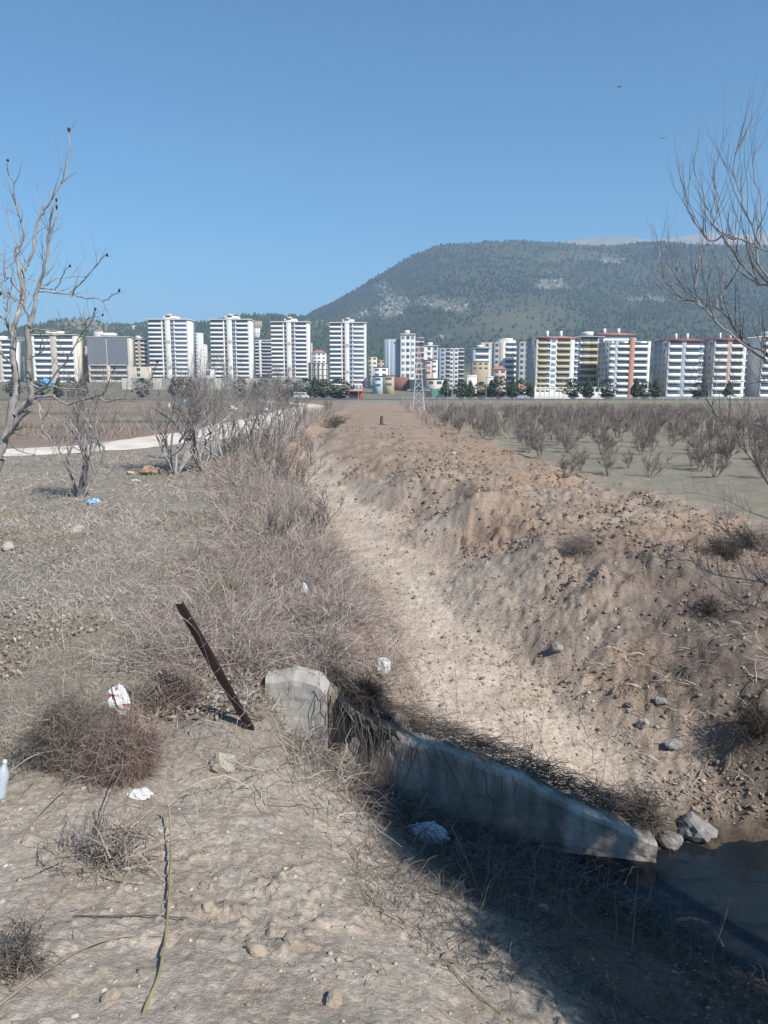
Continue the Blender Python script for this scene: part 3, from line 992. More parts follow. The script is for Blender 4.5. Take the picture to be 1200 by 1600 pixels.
building('apartment_block', 'block with white attic storey and flat red roof behind the red-striped block', 925, 994, 523, 440, 10, [(0, 1, 'band', W_WHITE, GLASS_L)], W_WHITE, depth=13, roof='red')
building('apartment_block', 'white-banded block with a vertical orange-red stripe', 953, 1018, 533, 375, 9, [(0, .12, 'band', W_WHITE, GLASS_L), (.12, .2, 'plain', W_GREY, None), (.2, .48, 'band', W_WHITE, GLASS), (.48, .6, 'stripe', W_ORANGE, None), (.6, .93, 'band', W_WHITE, GLASS), (.93, 1, 'plain', W_WHITE, None)], W_GREY, yaw=math.radians(4), depth=17, side_windows=3)
RBS = [(0, .05, 'plain', W_GREY, None), (.05, .38, 'band', W_WHITE, GLASS), (.38, .5, 'plain', W_BLUE, None), (.5, .86, 'band', W_WHITE, GLASS), (.86, 1, 'stack', W_WHITE, GLASS_L)]
building('apartment_block', 'maroon-roofed white-banded block right of the red-striped one', 1044, 1102, 532, 385, 8, RBS, W_GREY, yaw=math.radians(3), depth=18, roof='maroon', side_windows=3)
building('apartment_block', 'maroon-roofed block with dark red middle bands behind the bare branches', 1116, 1168, 531, 385, 8, [(0, .05, 'plain', W_GREY, None), (.05, .42, 'band', W_WHITE, GLASS), (.42, .55, 'plain', W_PINK, None), (.55, .9, 'band', W_WHITE, GLASS_D), (.9, 1, 'plain', W_WHITE, None)], W_GREY, yaw=math.radians(3), depth=18, roof='maroon', side_windows=3)
building('apartment_block', 'small white block with stacked balconies right of the maroon roofs', 1166, 1178, 533, 420, 8, [(0, 1, 'stack', W_WHITE, GLASS)], W_WHITE, depth=10)
building('apartment_block', 'white block at the right edge of the picture behind branches', 1192, 1235, 527, 385, 8, RBS, W_WHITE, yaw=math.radians(3), depth=14, roof='flat')

# small houses
HOUSES = [('white house on the rise left of the lone tower', 488, 509, 551, 700, 4, W_WHITE, W_ROOF), ('cream stepped house right of the lone tower', 574, 589, 557, 560, 5, W_CREAM, None),
          ('yellowish block behind the stepped house', 588, 603, 562, 590, 4, W_TAN, None), ('white three storey house below the yellowish block', 583, 606, 574, 510, 3, W_WHITE, None),
          ('low house with pale blue front and yellow side', 582, 598, 588, 420, 2, W_SKYB, None), ('low yellow house right of the pale blue house', 598, 616, 587, 425, 2, W_TAN, None),
          ('pink small house at the foot of the scaffolded block', 662, 675, 563, 500, 3, W_PINK, None), ('white gabled small house beside the pink one', 673, 684, 561, 505, 3, W_WHITE, None),
          ('long low concrete shed with flat roof near the pylon', 667, 693, 592, 330, 2, W_BEIGE, None), ('yellow low house below the blue-grey banded block', 738, 764, 565, 560, 2, W_TAN, None),
          ('small pink house with red roof under the round-roofed block', 771, 791, 577, 500, 2, W_PINK, W_ROOF), ('brown hillside block above the second tower', 377, 408, 501, 1180, 3, W_TAN, None),
          ('white hillside block between second and third tower', 390, 405, 512, 1150, 3, W_WHITE, None), ('white house on the low hill behind the slate block', 146, 158, 517, 1250, 2, W_WHITE, W_ROOF),
          ('pale flat house on the low hill crest', 205, 212, 508, 1600, 2, W_CREAM, None), ('tall pale block behind the unfinished frame', 481, 487, 535, 700, 8, W_BEIGE, None)]
for lab, p0, p1, pt, D, fl, wm, rf in HOUSES:
    a, b = at(p0, pt, D), at(p1, pt, D)
    w, cx = b.x - a.x, (a.x + b.x) / 2
    zb = min(gz(cx, D), a.z - fl * 2.7) - 1
    if D > 1000:
        zb = a.z - 14
    h = a.z - zb
    r = empty('small_house', (cx, D, zb))
    tag(r, lab, 'house', 'houses among the blocks')
    block('wall', r, -w / 2, w / 2, 0, 9, 0, h, wm)
    fh = min(3.1, h / fl)
    nw = max(1, int(w / 3.4))
    for i in range(fl):
        for j in range(nw):
            xx = -w / 2 + w * (j + .5) / nw
            z = h - (i + 1) * fh + .9
            block('window', r, xx - w / nw * .28, xx + w / nw * .28, -.06, .1, z, z + fh * .42, GLASS)
    if rf is not None:
        v = np.array([(-w / 2 - .5, -.6, h), (w / 2 + .5, -.6, h), (w / 2 + .5, 9.6, h), (-w / 2 - .5, 9.6, h), (-w * .2, 4.5, h + 2.4), (w * .2, 4.5, h + 2.4)])
        me = bpy.data.meshes.new('roof')
        me.from_pydata([tuple(p) for p in v], [], [(0, 1, 5, 4), (1, 2, 5), (2, 3, 4, 5), (3, 0, 4), (3, 2, 1, 0)])
        me.materials.append(rf)
        link('roof', me, r)
    else:
        block('roof_slab', r, -w / 2 - .3, w / 2 + .3, -.4, 9.3, h, h + .3, W_CONC)

# red shop, shed with green sheeting, containers, tent
a, b = at(545, 598, 300), at(566, 598, 300)
zb = gz(a.x, 300)
r = empty('roadside_shop', ((a.x + b.x) / 2, 300, zb)); w = b.x - a.x; h = a.z - zb
tag(r, 'small two-storey roadside shop with red ground floor and white upper windows', 'shop')
block('wall', r, -w / 2, w / 2, 0, 6, 0, h * .95, W_RED)
block('upper_storey', r, -w / 2 + .1, w / 2 - .1, -.25, 1, h * .5, h * .92, W_WHITE)
for i in range(4):
    xx = -w / 2 + w * (i + .5) / 4
    block('window', r, xx - .45, xx + .45, -.3, 0, h * .58, h * .86, GLASS_L)
block('shop_front', r, -w / 2 + .5, w / 2 - 1.6, -.12, .2, .1, h * .42, GLASS_D)
block('canopy', r, -w / 2 - .2, w / 2 + .2, -1.4, .2, h * .44, h * .5, W_RED)

for lab, p0, p1, pt, pb, D, m in (('white site cabin on the green slope, longer of two', 730, 745, 586, 591, 470, W_WHITE), ('small white site cabin right of the longer one', 761, 771, 588, 591, 480, W_WHITE), ('green sheeted fence below the concrete shed', 675, 700, 608, 614, 300, W_GREEN)):
    a, b = at(p0, pt, D), at(p1, pb, D)
    r = empty('site_cabin' if m is W_WHITE else 'sheet_fence', ((a.x + b.x) / 2, D, min(b.z, gz(a.x, D))))
    tag(r, lab, 'cabin' if m is W_WHITE else 'fence')
    hh = a.z - r.location.z
    w = b.x - a.x
    block('wall' if m is W_WHITE else 'sheet', r, -w / 2, w / 2, 0, 2.4 if m is W_WHITE else .08, 0, hh, m)
    n = 4
    for i in range(n):
        xx = -w / 2 + w * (i + .5) / n
        if m is W_WHITE:
            block('window', r, xx - .35, xx + .35, -.05, .05, hh - .9, hh - .4, GLASS)
        else:
            block('post', r, xx - .05, xx + .05, -.12, -.01, 0, hh + .2, W_CONC)

# orange roofed tent
c = at(814, 603, 330); zb = gz(c.x, 330)
r = empty('market_tent', (c.x, 330, zb)); hh = 3.2
tag(r, 'low tent with orange-red roof between roadside conifers', 'tent')
me = bpy.data.meshes.new('roof')
w = 2.9
me.from_pydata([(-w, -2, hh), (w, -2, hh), (w, 3, hh), (-w, 3, hh), (-.6, .5, hh + 2.4), (.6, .5, hh + 2.4)], [], [(0, 1, 5, 4), (1, 2, 5), (2, 3, 4, 5), (3, 0, 4)])
me.materials.append(W_ORANGE)
link('roof', me, r)
block('wall', r, -w + .2, w - .2, -1.7, 2.7, 0, hh, W_WHITE)
for xx in (-w, w):
    block('pole', r, xx - .06, xx + .06, -2, -1.88, 0, hh, W_CONC)

# perimeter wall below the left towers
a, b = at(190, 591, 430), at(480, 594, 430)
zb = gz(a.x, 430) - 1
r = empty('perimeter_wall', ((a.x + b.x) / 2, 430, zb))
tag(r, 'long grey concrete perimeter wall below the tall towers', 'wall')
n = 18; w = b.x - a.x
for i in range(n):
    block('panel', r, -w / 2 + w * i / n + .06, -w / 2 + w * (i + 1) / n - .06, 0, .3, 0, a.z - zb + .15 * math.sin(i * 2.1), W_CONC if i % 3 else W_BEIGE)
    block('pillar', r, -w / 2 + w * i / n - .2, -w / 2 + w * i / n + .2, -.1, .4, 0, a.z - zb + .4, W_CONC)

# road fence on the right: rails on posts
xa, xb, yy = 6.0, 190.0, 252.0
r = empty('road_fence', (0, yy, gz(50, yy)))
tag(r, 'long low rail fence along the road beyond the orchard', 'fence')
M_RAIL = material('fence_rail', (.34, .35, .35), rough=.6, var=.1)
for zz in (.55, 1.05):
    block('rail', r, xa, xb, -.03, .03, zz, zz + .1, M_RAIL)
for i in range(47):
    block('post', r, xa + i * 4 - .06, xa + i * 4 + .06, -.09, -.035, 0, 1.2, M_RAIL)
a, b = at(836, 604, 300), at(945, 604, 300)
r = empty('white_fence', ((a.x + b.x) / 2, 300, gz(a.x, 300)))
tag(r, 'white masonry fence with pillars before the yellow-banded blocks', 'fence')
w = b.x - a.x; hh = a.z - r.location.z
block('plinth', r, -w / 2, w / 2, 0, .25, 0, hh * .55, W_WHITE)
block('top_rail', r, -w / 2, w / 2, .05, .2, hh * .86, hh * .95, W_WHITE)
for i in range(15):
    xx = -w / 2 + w * i / 14
    block('pillar', r, xx - .2, xx + .2, -.05, .3, 0, hh, W_WHITE)

# ------------------------------------------------------------------ vehicles on the far road
def prism(name, prof, y0, y1, mat, parent):
    n = len(prof)
    me = bpy.data.meshes.new(name)
    me.from_pydata([(x, y0, z) for x, z in prof] + [(x, y1, z) for x, z in prof], [], [tuple(range(n)), tuple(range(2 * n - 1, n - 1, -1))] + [(i, n + i, n + (i + 1) % n, (i + 1) % n) for i in range(n)])
    me.materials.append(mat)
    return link(name, me, parent)


def wheel(parent, x, y, rad):
    a = np.linspace(0, 2 * np.pi, 14, endpoint=False)
    t = prism('wheel', [(x + math.cos(q) * rad, rad + math.sin(q) * rad) for q in a], y - .11, y + .11, material('tyre', (.02, .02, .02), rough=.8, var=0), parent)
    prism('rim', [(x + math.cos(q) * rad * .55, rad + math.sin(q) * rad * .55) for q in a], y - .13, y - .112, material('rim_metal', (.5, .5, .5), rough=.4, var=0, metal=.8), t)


def vehicle(name, label, cat, px, D, prof, glass, length, col, wr=.34):
    x = at(px, 610, D).x
    z = float(H(np.array([x]), np.array([D]))[0]) + .26
    r = empty(name, (x, D, z))
    tag(r, label, cat)
    prism('body', prof, -.95, .95, col, r)
    for g in glass:
        prism('window', g, -.97, -.951, GLASS, r)
    for xx in (-length * .32, length * .32):
        for yy in (-.88, .88):
            wheel(r, xx, yy, wr)
    block('headlight', r, length / 2 - .06, length / 2 + .02, -.8, -.55, .75, .9, W_WHITE)
    block('tail_light', r, -length / 2 - .02, -length / 2 + .05, -.9, -.75, .8, 1.1, W_RED)
    return r


CARW = material('white_car_paint', (.75, .75, .74), rough=.3, var=0, spec=.5)
CARB = material('dark_car_paint', (.05, .06, .08), rough=.3, var=0, spec=.5)
CARS = material('silver_car_paint', (.42, .44, .47), rough=.3, var=0, spec=.5)
vehicle('passenger_van', 'white passenger van on the road below the third tower', 'van', 471, 272, [(-2.6, .4), (2.5, .4), (2.6, 1.0), (2.0, 1.25), (1.4, 2.2), (-2.5, 2.3), (-2.65, 2.1)], [[(-2.4, 1.35), (-1.3, 1.35), (-1.3, 2.0), (-2.4, 2.0)], [(-1.15, 1.35), (0, 1.35), (0, 2.0), (-1.15, 2.0)], [(.15, 1.35), (1.6, 1.35), (1.2, 2.0), (.15, 2.0)]], 5.2, CARW)
SED = [(-2.1, .35), (2.1, .35), (2.15, .75), (1.2, .95), (.6, 1.42), (-1.0, 1.45), (-1.7, 1.0), (-2.15, .95)]
SG = [[(-1.4, 1.0), (-.3, 1.0), (-.3, 1.36), (-.95, 1.36)], [(-.2, 1.0), (.95, 1.0), (.5, 1.36), (-.2, 1.36)]]
vehicle('parked_car', 'silver car on the road left of the yellow-banded block', 'car', 818, 264, SED, SG, 4.2, CARS)
vehicle('parked_car', 'white car on the road below the right-hand maroon roof', 'car', 1146, 262, SED, SG, 4.2, CARW)
vehicle('parked_car', 'dark car on the road right of the lattice pylon', 'car', 690, 266, SED, SG, 4.2, CARB)

# ------------------------------------------------------------------ far conifers along the road
def conifer_mesh(seed, broad):
    rng = np.random.default_rng(seed)
    n = 420
    t = rng.uniform(0, 1, n) ** .8
    if seed % 2 == 0:
        t = .5 + .5 * np.sin((rng.uniform(0, 1, n) - .5) * np.pi)
    r = (1 - t) ** (.55 if broad else .85) * (.36 if broad else .27) * rng.uniform(.45, 1.1, n) * (0.35 + .65 * sstep(0, .22, t))
    if seed % 2 == 0:
        r = np.sqrt(np.clip(1 - (2 * t - 1) ** 2, 0, 1)) * .40 * rng.uniform(.3, 1.1, n) * (1 + .3 * np.sin(t * 9 + seed))
    a = rng.uniform(0, 6.283, n)
    pos = np.stack([np.cos(a) * r, np.sin(a) * r, .10 + t * .88], 1)
    s = rng.uniform(.035, .075, n) * (1.15 - .7 * t)
    C = np.array([[.050, .066, .040]]) * rng.uniform(.5, 1.7, (n, 1))
    return lumps(pos, s, C, rng, squash=(1, 1, .55), rough=.5)


CONM = []
for q in range(4):
    V, F, C = conifer_mesh(40 + q, q % 2 == 0)
    cm = mesh_np('crown', V, F, M_PINE, C)
    tm = mesh_np('trunk', np.array([(math.cos(i * 1.2566) * (.022 if k == 0 else .008), math.sin(i * 1.2566) * (.022 if k == 0 else .008), (0 if k == 0 else .6)) for k in range(2) for i in range(5)]), np.array([(i, (i + 1) % 5, 5 + (i + 1) % 5, 5 + i) for i in range(5)]), M_BARK2)
    CONM.append((cm, tm))


def conifer(px, pyt, D, q, label, group, wide=1.0):
    p = at(px, pyt, D)
    zb = float(H(np.array([p.x]), np.array([D]))[0]) - .2
    h = max(p.z - zb, 2.5)
    r = empty('conifer_tree', (p.x, D, zb), q * 1.3 + px)
    tag(r, label, 'tree', group)
    for nm, me in (('crown', CONM[q % 4][0]), ('trunk', CONM[q % 4][1])):
        o = link(nm, me, r)
        o.scale = (h * wide, h * wide, h)


GL, GR = 'dark conifers along the road on the left', 'dark conifers along the road on the right'
for i, (px, pyt, D) in enumerate([(222, 590, 330), (270, 590, 330), (283, 589, 325), (297, 588, 320), (376, 591, 310), (398, 595, 305), (411, 592, 300), (434, 593, 300), (449, 592, 300), (463, 596, 300), (20, 592, 330), (90, 590, 330), (112, 590, 330), (128, 588, 330), (60, 594, 330)]):
    conifer(px, pyt, D, i, 'dark conifer in the roadside row below the tall towers', GL, 1.15)
for i, (px, pyt, D) in enumerate([(478, 590, 310), (492, 588, 310), (505, 592, 312)]):
    conifer(px, pyt, D, i, 'dark conifer in the clump below the unfinished concrete frame', 'conifers below the unfinished frame', 1.4)
conifer(530, 591, 285, 0, 'broad dark conifer left of the red roadside shop', None, 1.7)
for i, (px, pyt, D) in enumerate([(696, 591, 285), (721, 594, 280), (735, 594, 280), (752, 596, 280), (768, 593, 280), (780, 588, 280), (802, 591, 280), (815, 592, 282), (828, 598, 282), (896, 591, 280), (920, 590, 280), (950, 591, 280), (995, 590, 280), (1008, 595, 280), (1026, 592, 282), (1092, 597, 285), (1140, 594, 285)]):
    conifer(px, pyt, D, i + 1, 'dark conifer in the roadside row below the right-hand blocks', GR, 1.25)

# pylon
def bar(p, q, rad, n=4):
    p, q = Vector(p), Vector(q)
    d = (q - p).normalized()
    u = d.orthogonal().normalized()
    w = d.cross(u)
    ring = [u * math.cos(k * 2 * math.pi / n) * rad + w * math.sin(k * 2 * math.pi / n) * rad for k in range(n)]
    V = [p + c for c in ring] + [q + c for c in ring]
    F = [(k, (k + 1) % n, n + (k + 1) % n, n + k) for k in range(n)]
    return V, F


def bars(name, lst, mat, parent):
    V, F = [], []
    for p, q, rad in lst:
        v, f = bar(p, q, rad)
        F += [tuple(i + len(V) for i in t) for t in f]
        V += v
    me = bpy.data.meshes.new(name)
    me.from_pydata([tuple(v) for v in V], [], F)
    me.materials.append(mat)
    return link(name, me, parent)


PD = 92.0
top, bot = at(650, 545, PD), at(654, 640, PD)
r = empty('lattice_pylon', (bot.x, PD, float(H(np.array([bot.x]), np.array([PD]))[0]) - .1))
tag(r, 'slender pale lattice pylon with cross arms at the orchard edge', 'pylon')
hh = top.z - r.location.z
M_GALV = material('galvanised_steel', (.50, .50, .50), rough=.5, var=.1, metal=.2)
hw = lambda z: .62 * (1 - z / hh) + .10
for sx in (-1, 1):
    for sy in (-1, 1):
        bars('leg', [((sx * hw(0), sy * hw(0), 0), (sx * hw(hh), sy * hw(hh), hh), .035)], M_GALV, r)
nb = 8
br = []
for i in range(nb):
    z0, z1 = hh * i / nb, hh * (i + 1) / nb
    for s in (-1, 1):
        br += [((-hw(z0), s * hw(z0), z0), (hw(z1), s * hw(z1), z1), .018), ((s * hw(z0), -hw(z0), z0), (s * hw(z1), hw(z1), z1), .018), ((hw(z0), s * hw(z0), z0), (-hw(z1), s * hw(z1), z1), .018)]
bars('bracing', br, M_GALV, r)
for zz, l in ((hh * .95, 1.0), (hh * .70, 1.25), (hh * .36, 1.4)):
    arm = bars('cross_arm', [((-l, 0, zz), (l, 0, zz), .04), ((-l, 0, zz), (0, 0, zz + .45), .025), ((l, 0, zz), (0, 0, zz + .45), .025)], M_GALV, r)
    for s in (-1, 1):
        bars('insulator', [((s * l * .95, 0, zz), (s * l * .95, 0, zz - .3), .05)], W_BROWN, arm)

# street lamps along the far road
M_POLE = material('lamp_pole', (.42, .43, .44), rough=.5, var=.05, metal=.3)
for i, px in enumerate((560, 700, 760, 845, 880, 935, 985, 1060, 1120)):
    x = at(px, 600, 258).x
    r = empty('street_lamp', (x, 258, gz(x, 258)))
    tag(r, 'thin grey street lamp along the road below the right-hand blocks', 'lamp', 'street lamps along the road')
    bars('pole', [((0, 0, 0), (0, 0, 7.2), .07)], M_POLE, r)
    bars('arm', [((0, 0, 7.2), (1.2, -.2, 7.5), .04)], M_POLE, r)
    block('lamp_head', r, .9, 1.5, -.32, -.1, 7.44, 7.56, M_POLE)

# birds
def bird(label, px, py, D, span, mat, name='bird'):
    p = at(px, py, D)
    r = empty(name, p, px)
    tag(r, label, 'bird', 'birds in the sky')
    me = bpy.data.meshes.new('body')
    s = span
    ring = [(-.22, .01), (-.14, .05), (0, .07), (.14, .05), (.2, .03), (.27, .005)]
    V, F = [], []
    for x, q in ring:
        for k in range(6):
            V.append((x * s, math.cos(k * 1.047) * q * s, math.sin(k * 1.047) * q * s))
    for i in range(len(ring) - 1):
        for k in range(6):
            F.append((i * 6 + k, i * 6 + (k + 1) % 6, i * 6 + 6 + (k + 1) % 6, i * 6 + 6 + k))
    me.from_pydata(V, [], F)
    me.materials.append(mat)
    link('body', me, r)
    for sd in (-1, 1):
        w = bpy.data.meshes.new('wing')
        w.from_pydata([(.10 * s, 0, .03 * s), (-.1 * s, 0, .03 * s), (-.08 * s, sd * .28 * s, .12 * s), (.09 * s, sd * .28 * s, .13 * s), (-.06 * s, sd * .5 * s, .06 * s), (.0, sd * .52 * s, .07 * s)], [], [(0, 1, 2, 3), (3, 2, 4, 5)])
        w.materials.append(mat)
        o = link('wing', w, r)
        md = o.modifiers.new('thick', 'SOLIDIFY'); md.thickness = .015 * s
    t = bpy.data.meshes.new('tail')
    t.from_pydata([(-.2 * s, .03 * s, 0), (-.2 * s, -.03 * s, 0), (-.36 * s, -.07 * s, .01), (-.36 * s, .07 * s, .01)], [], [(0, 1, 2, 3)])
    t.materials.append(mat)
    o = link('tail', t, r)
    md = o.modifiers.new('thick', 'SOLIDIFY'); md.thickness = .015 * s


M_BIRDD = material('dark_feathers', (.03, .03, .035), var=0)
M_BIRDW = material('white_feathers', (.8, .8, .8), var=0)
bird('dark bird high in the blue sky, upper of two', 968, 136, 60, .42, M_BIRDD)
bird('dark bird in the sky left of the willow tips, lower of two', 1035, 216, 60, .40, M_BIRDD)
bird('tiny white bird in the sky above the first tower', 262, 472, 70, .26, M_BIRDW)
bird('tiny white bird in front of the wooded hill', 688, 435, 70, .30, M_BIRDW)

# ------------------------------------------------------------------ strands, tubes, trees
def strands(base, dirv, length, radius, cols, rng, K=4, droop=0.0, wig=0.08, sides=2, taper=.75):
    """N thin curved stems as one mesh"""
    N = len(base)
    d = dirv / np.linalg.norm(dirv, axis=1, keepdims=True)
    up = np.where(np.abs(d[:, 2:3]) > .9, np.array([[1., 0, 0]]), np.array([[0, 0, 1.]]))
    u = np.cross(d, up); u /= np.linalg.norm(u, axis=1, keepdims=True)
    w = np.cross(d, u)
    if sides == 2:
        ph = rng.uniform(0, 6.283, (N, 1))
        u, w = u * np.cos(ph) + w * np.sin(ph), w * np.cos(ph) - u * np.sin(ph)
    t = np.linspace(0, 1, K)
    L = length[:, None, None]
    P = base[:, None] + d[:, None] * (t[None, :, None] * L)
    dr = np.broadcast_to(np.asarray(droop, float), (N,))
    P[..., 2] -= dr[:, None] * length[:, None] * t[None] ** 2
    wg = np.cumsum(rng.normal(0, 1, (N, K, 3)), 1) * wig * L / K
    wg -= wg[:, :1]
    P = P + wg
    R = radius[:, None] * (1 - taper * t[None])
    ang = np.arange(sides) * 2 * np.pi / sides
    rib = sides == 2
    if rib:
        R = R * 1.25
    off = u[:, None, None] * np.cos(ang)[None, None, :, None] + w[:, None, None] * np.sin(ang)[None, None, :, None]
    V = P[:, :, None] + off * R[:, :, None, None]
    idx = np.arange(N * K * sides).reshape(N, K, sides)
    nx = np.roll(idx, -1, 2)
    if rib:
        F = np.stack([idx[:, :-1, 0], idx[:, :-1, 1], idx[:, 1:, 1], idx[:, 1:, 0]], -1).reshape(-1, 4)
    else:
        F = np.stack([idx[:, :-1], nx[:, :-1], nx[:, 1:], idx[:, 1:]], -1).reshape(-1, 4)
    C = np.repeat(cols, K * sides, 0)
    return V.reshape(-1, 3), F, C


def merge(parts):
    V, F, C, n = [], [], [], 0
    for v, f, c in parts:
        V.append(v); F.append(f + n); C.append(c); n += len(v)
    return np.concatenate(V), np.concatenate(F), np.concatenate(C)


def stuff(name, parts, label, cat, mat=None, smooth=False):
    V, F, C = merge(parts)
    o = link(name, mesh_np(name, V, F, mat or M_STRAND, C, smooth=smooth))
    tag(o, label, cat, kind='stuff')
    return o


def spline(pts, n):
    """smooth polyline through control points"""
    P = np.array(pts, float)
    m = len(P)
    if m < 3:
        t = np.linspace(0, 1, n)[:, None]
        return P[0] * (1 - t) + P[-1] * t
    out = []
    for s in np.linspace(0, m - 1 - 1e-6, n):
        i = int(s); f = s - i
        p0, p1, p2, p3 = P[max(i - 1, 0)], P[i], P[i + 1], P[min(i + 2, m - 1)]
        out.append(.5 * ((2 * p1) + (-p0 + p2) * f + (2 * p0 - 5 * p1 + 4 * p2 - p3) * f * f + (-p0 + 3 * p1 - 3 * p2 + p3) * f ** 3))
    return np.array(out)


def tube(P, R, sides=6):
    P = np.asarray(P, float); R = np.asarray(R, float)
    T = np.gradient(P, axis=0)
    T /= np.maximum(np.linalg.norm(T, axis=1, keepdims=True), 1e-9)
    ref = np.array([0.31, 0.87, 0.38])
    U = np.cross(T, ref); U /= np.maximum(np.linalg.norm(U, axis=1, keepdims=True), 1e-9)
    W = np.cross(T, U)
    a = np.arange(sides) * 2 * np.pi / sides
    V = P[:, None] + (U[:, None] * np.cos(a)[None, :, None] + W[:, None] * np.sin(a)[None, :, None]) * R[:, None, None]
    n = len(P)
    idx = np.arange(n * sides).reshape(n, sides)
    nx = np.roll(idx, -1, 1)
    F = np.stack([idx[:-1], nx[:-1], nx[1:], idx[1:]], -1).reshape(-1, 4)
    return V.reshape(-1, 3), F


def tubes_mesh(name, lst, sides, mat):
    V, F, n = [], [], 0
    for P, R in lst:
        v, f = tube(P, R, sides)
        V.append(v); F.append(f + n); n += len(v)
    return mesh_np(name, np.concatenate(V), np.concatenate(F), mat, smooth=True)


def side_shoots(lines, rng, per_m, length, rad, upward=.6, spread=.8, start=.15, K=5, curl=.25):
    """thin shoots along branches: lines = [(P, R)] -> more [(P, R)]"""
    out = []
    for P, R in lines:
        seg = np.linalg.norm(np.diff(P, axis=0), axis=1)
        tot = seg.sum()
        n = rng.poisson(tot * per_m)
        cum = np.r_[0, np.cumsum(seg)] / max(tot, 1e-6)
        for _ in range(n):
            s = rng.uniform(start, 1)
            p = np.array([np.interp(s, cum, P[:, k]) for k in range(3)])
            r0 = np.interp(s, cum, R)
            i = min(int(np.searchsorted(cum, s)), len(P) - 1)
            tdir = P[i] - P[max(i - 1, 0)]
            tdir = tdir / max(np.linalg.norm(tdir), 1e-6)
            q = rng.normal(0, 1, 3)
            q -= tdir * q.dot(tdir)
            q /= max(np.linalg.norm(q), 1e-6)
            d = tdir * .6 + q * spread + np.array([0, 0, upward]) * .5
            d /= np.linalg.norm(d)
            l = length * rng.uniform(.35, 1.15) * (1.15 - .5 * s)
            pts = [p]
            for k in range(K):
                d = d + np.array([0, 0, upward * curl]) + rng.normal(0, .10, 3)
                d /= np.linalg.norm(d)
                pts.append(pts[-1] + d * l / K)
            rr = min(rad, r0 * .7)
            out.append((np.array(pts), np.linspace(rr, rr * .3, K + 1)))
    return out


GREYS = np.array([[.200, .180, .160], [.160, .135, .120], [.240, .215, .180], [.180, .140, .125], [.270, .240, .195]])
STRAW = np.array([[.390, .345, .300], [.330, .288, .248], [.450, .405, .355], [.280, .245, .212], [.280, .258, .205]])
BRAMB = np.array([[.270, .232, .202], [.330, .292, .255], [.205, .172, .150], [.410, .368, .318], [.270, .215, .185], [.340, .292, .262], [.255, .195, .175]])


def pick(pal, n, rng, lo=.75, hi=1.25):
    return pal[rng.integers(0, len(pal), n)] * rng.uniform(lo, hi, (n, 1))


def Lx(y):
    return np.interp(y, BK_Y, BK_X[:, 0])


# dry grass on the left bank
def build_grass():
    rng = np.random.default_rng(11)
    parts = []
    for n, y0, y1, lmin, lmax, rad in ((60000, 4.6, 10, .04, .18, .0020), (46000, 9, 18, .07, .24, .0034), (28000, 16, 34, .10, .32, .0068)):
        y = y0 + (y1 - y0) * rng.uniform(0, 1, n) ** .9
        x = Lx(y) + .3 - rng.uniform(0, 1, n) * (0.54 * y + 1.0 + Lx(y) + .3)
        g = fbm(x * .9, y * .9, 3, 201)
        soilmask = H(x, y, False, True)[1]['soil']
        near_road = np.abs(y - np.interp(x, ROADX, ROADY)) < 2.7
        k = (rng.uniform(0, 1, n) < .55 + .75 * g) & (soilmask < .45) & ~near_road & (H(x, y, False) > -.35)
        x, y = x[k], y[k]; n = len(x)
        z = H(x, y) - .01
        a = rng.uniform(0, 6.283, n)
        tilt = rng.uniform(.25, 1.7, n) * np.where(rng.uniform(0, 1, n) < .45, 3.5, 1)
        d = np.stack([np.cos(a) * tilt, np.sin(a) * tilt, np.ones(n)], 1)
        cols = pick(STRAW, n, rng)
        gr = fbm(x * .5, y * .5, 3, 211) > .12
        cols[gr] = cols[gr] * np.array([.80, .83, .72])
        parts.append(strands(np.stack([x, y, z], 1), d, rng.uniform(lmin, lmax, n), np.full(n, rad), cols, rng, K=3, droop=.25, wig=.12))
    stuff('dry_grass', parts, 'matted dry grey and straw grass on the left bank', 'grass')


build_grass()


def build_brambles():
    rng = np.random.default_rng(13)
    parts = []
    for n, y0, y1, rad, lm, per in ((29000, 7.2, 13, .0026, .74, 2.0), (21000, 12, 24, .0042, .92, 2.0), (10000, 22, 46, .0085, 1.15, 2.6)):
        y = y0 + (y1 - y0) * rng.uniform(0, 1, n)
        off = rng.normal(0.15, .55, n) * per * .62
        x = Lx(y) - .55 * per * .6 + off * np.where(off > 0, np.where(y < 13, .95, .6), 1.0)
        g = fbm(x * .8, y * .8, 3, 221)
        mx = np.interp(y, BK_Y, BK_X[:, 2]) + .05
        k = (g > -.28) & (x < mx)
        x, y = x[k], y[k]; n = len(x)
        z = H(x, y) - .02
        a = rng.uniform(0, 6.283, n)
        tilt = rng.uniform(.15, 2.6, n)
        d = np.stack([np.cos(a) * tilt, np.sin(a) * tilt, np.ones(n)], 1)
        l = lm * rng.uniform(.35, 1.2, n)
        parts.append(strands(np.stack([x, y, z], 1), d, l, rng.uniform(.6, 1.4, n) * rad, pick(BRAMB, n, rng), rng, K=4, droop=rng.uniform(.1, .95, n), wig=.26))
        # fine side twigs through the thicket volume
        m = int(n * .55)
        x, y, z = x[:m], y[:m], z[:m]
        zz = z + rng.uniform(.05, .5, m) * lm * .75
        d = rng.normal(0, 1, (m, 3)) * np.array([1, 1, .7])
        parts.append(strands(np.stack([x + rng.normal(0, .12, m), y + rng.normal(0, .12, m), zz], 1), d, lm * rng.uniform(.15, .4, m), np.full(m, rad * .7), pick(BRAMB, m, rng, .8, 1.4), rng, K=3, droop=.15, wig=.25))
    stuff('bramble_thicket', parts, 'tangled purplish-brown leafless bramble thicket along the ditch bank', 'brambles')


build_brambles()


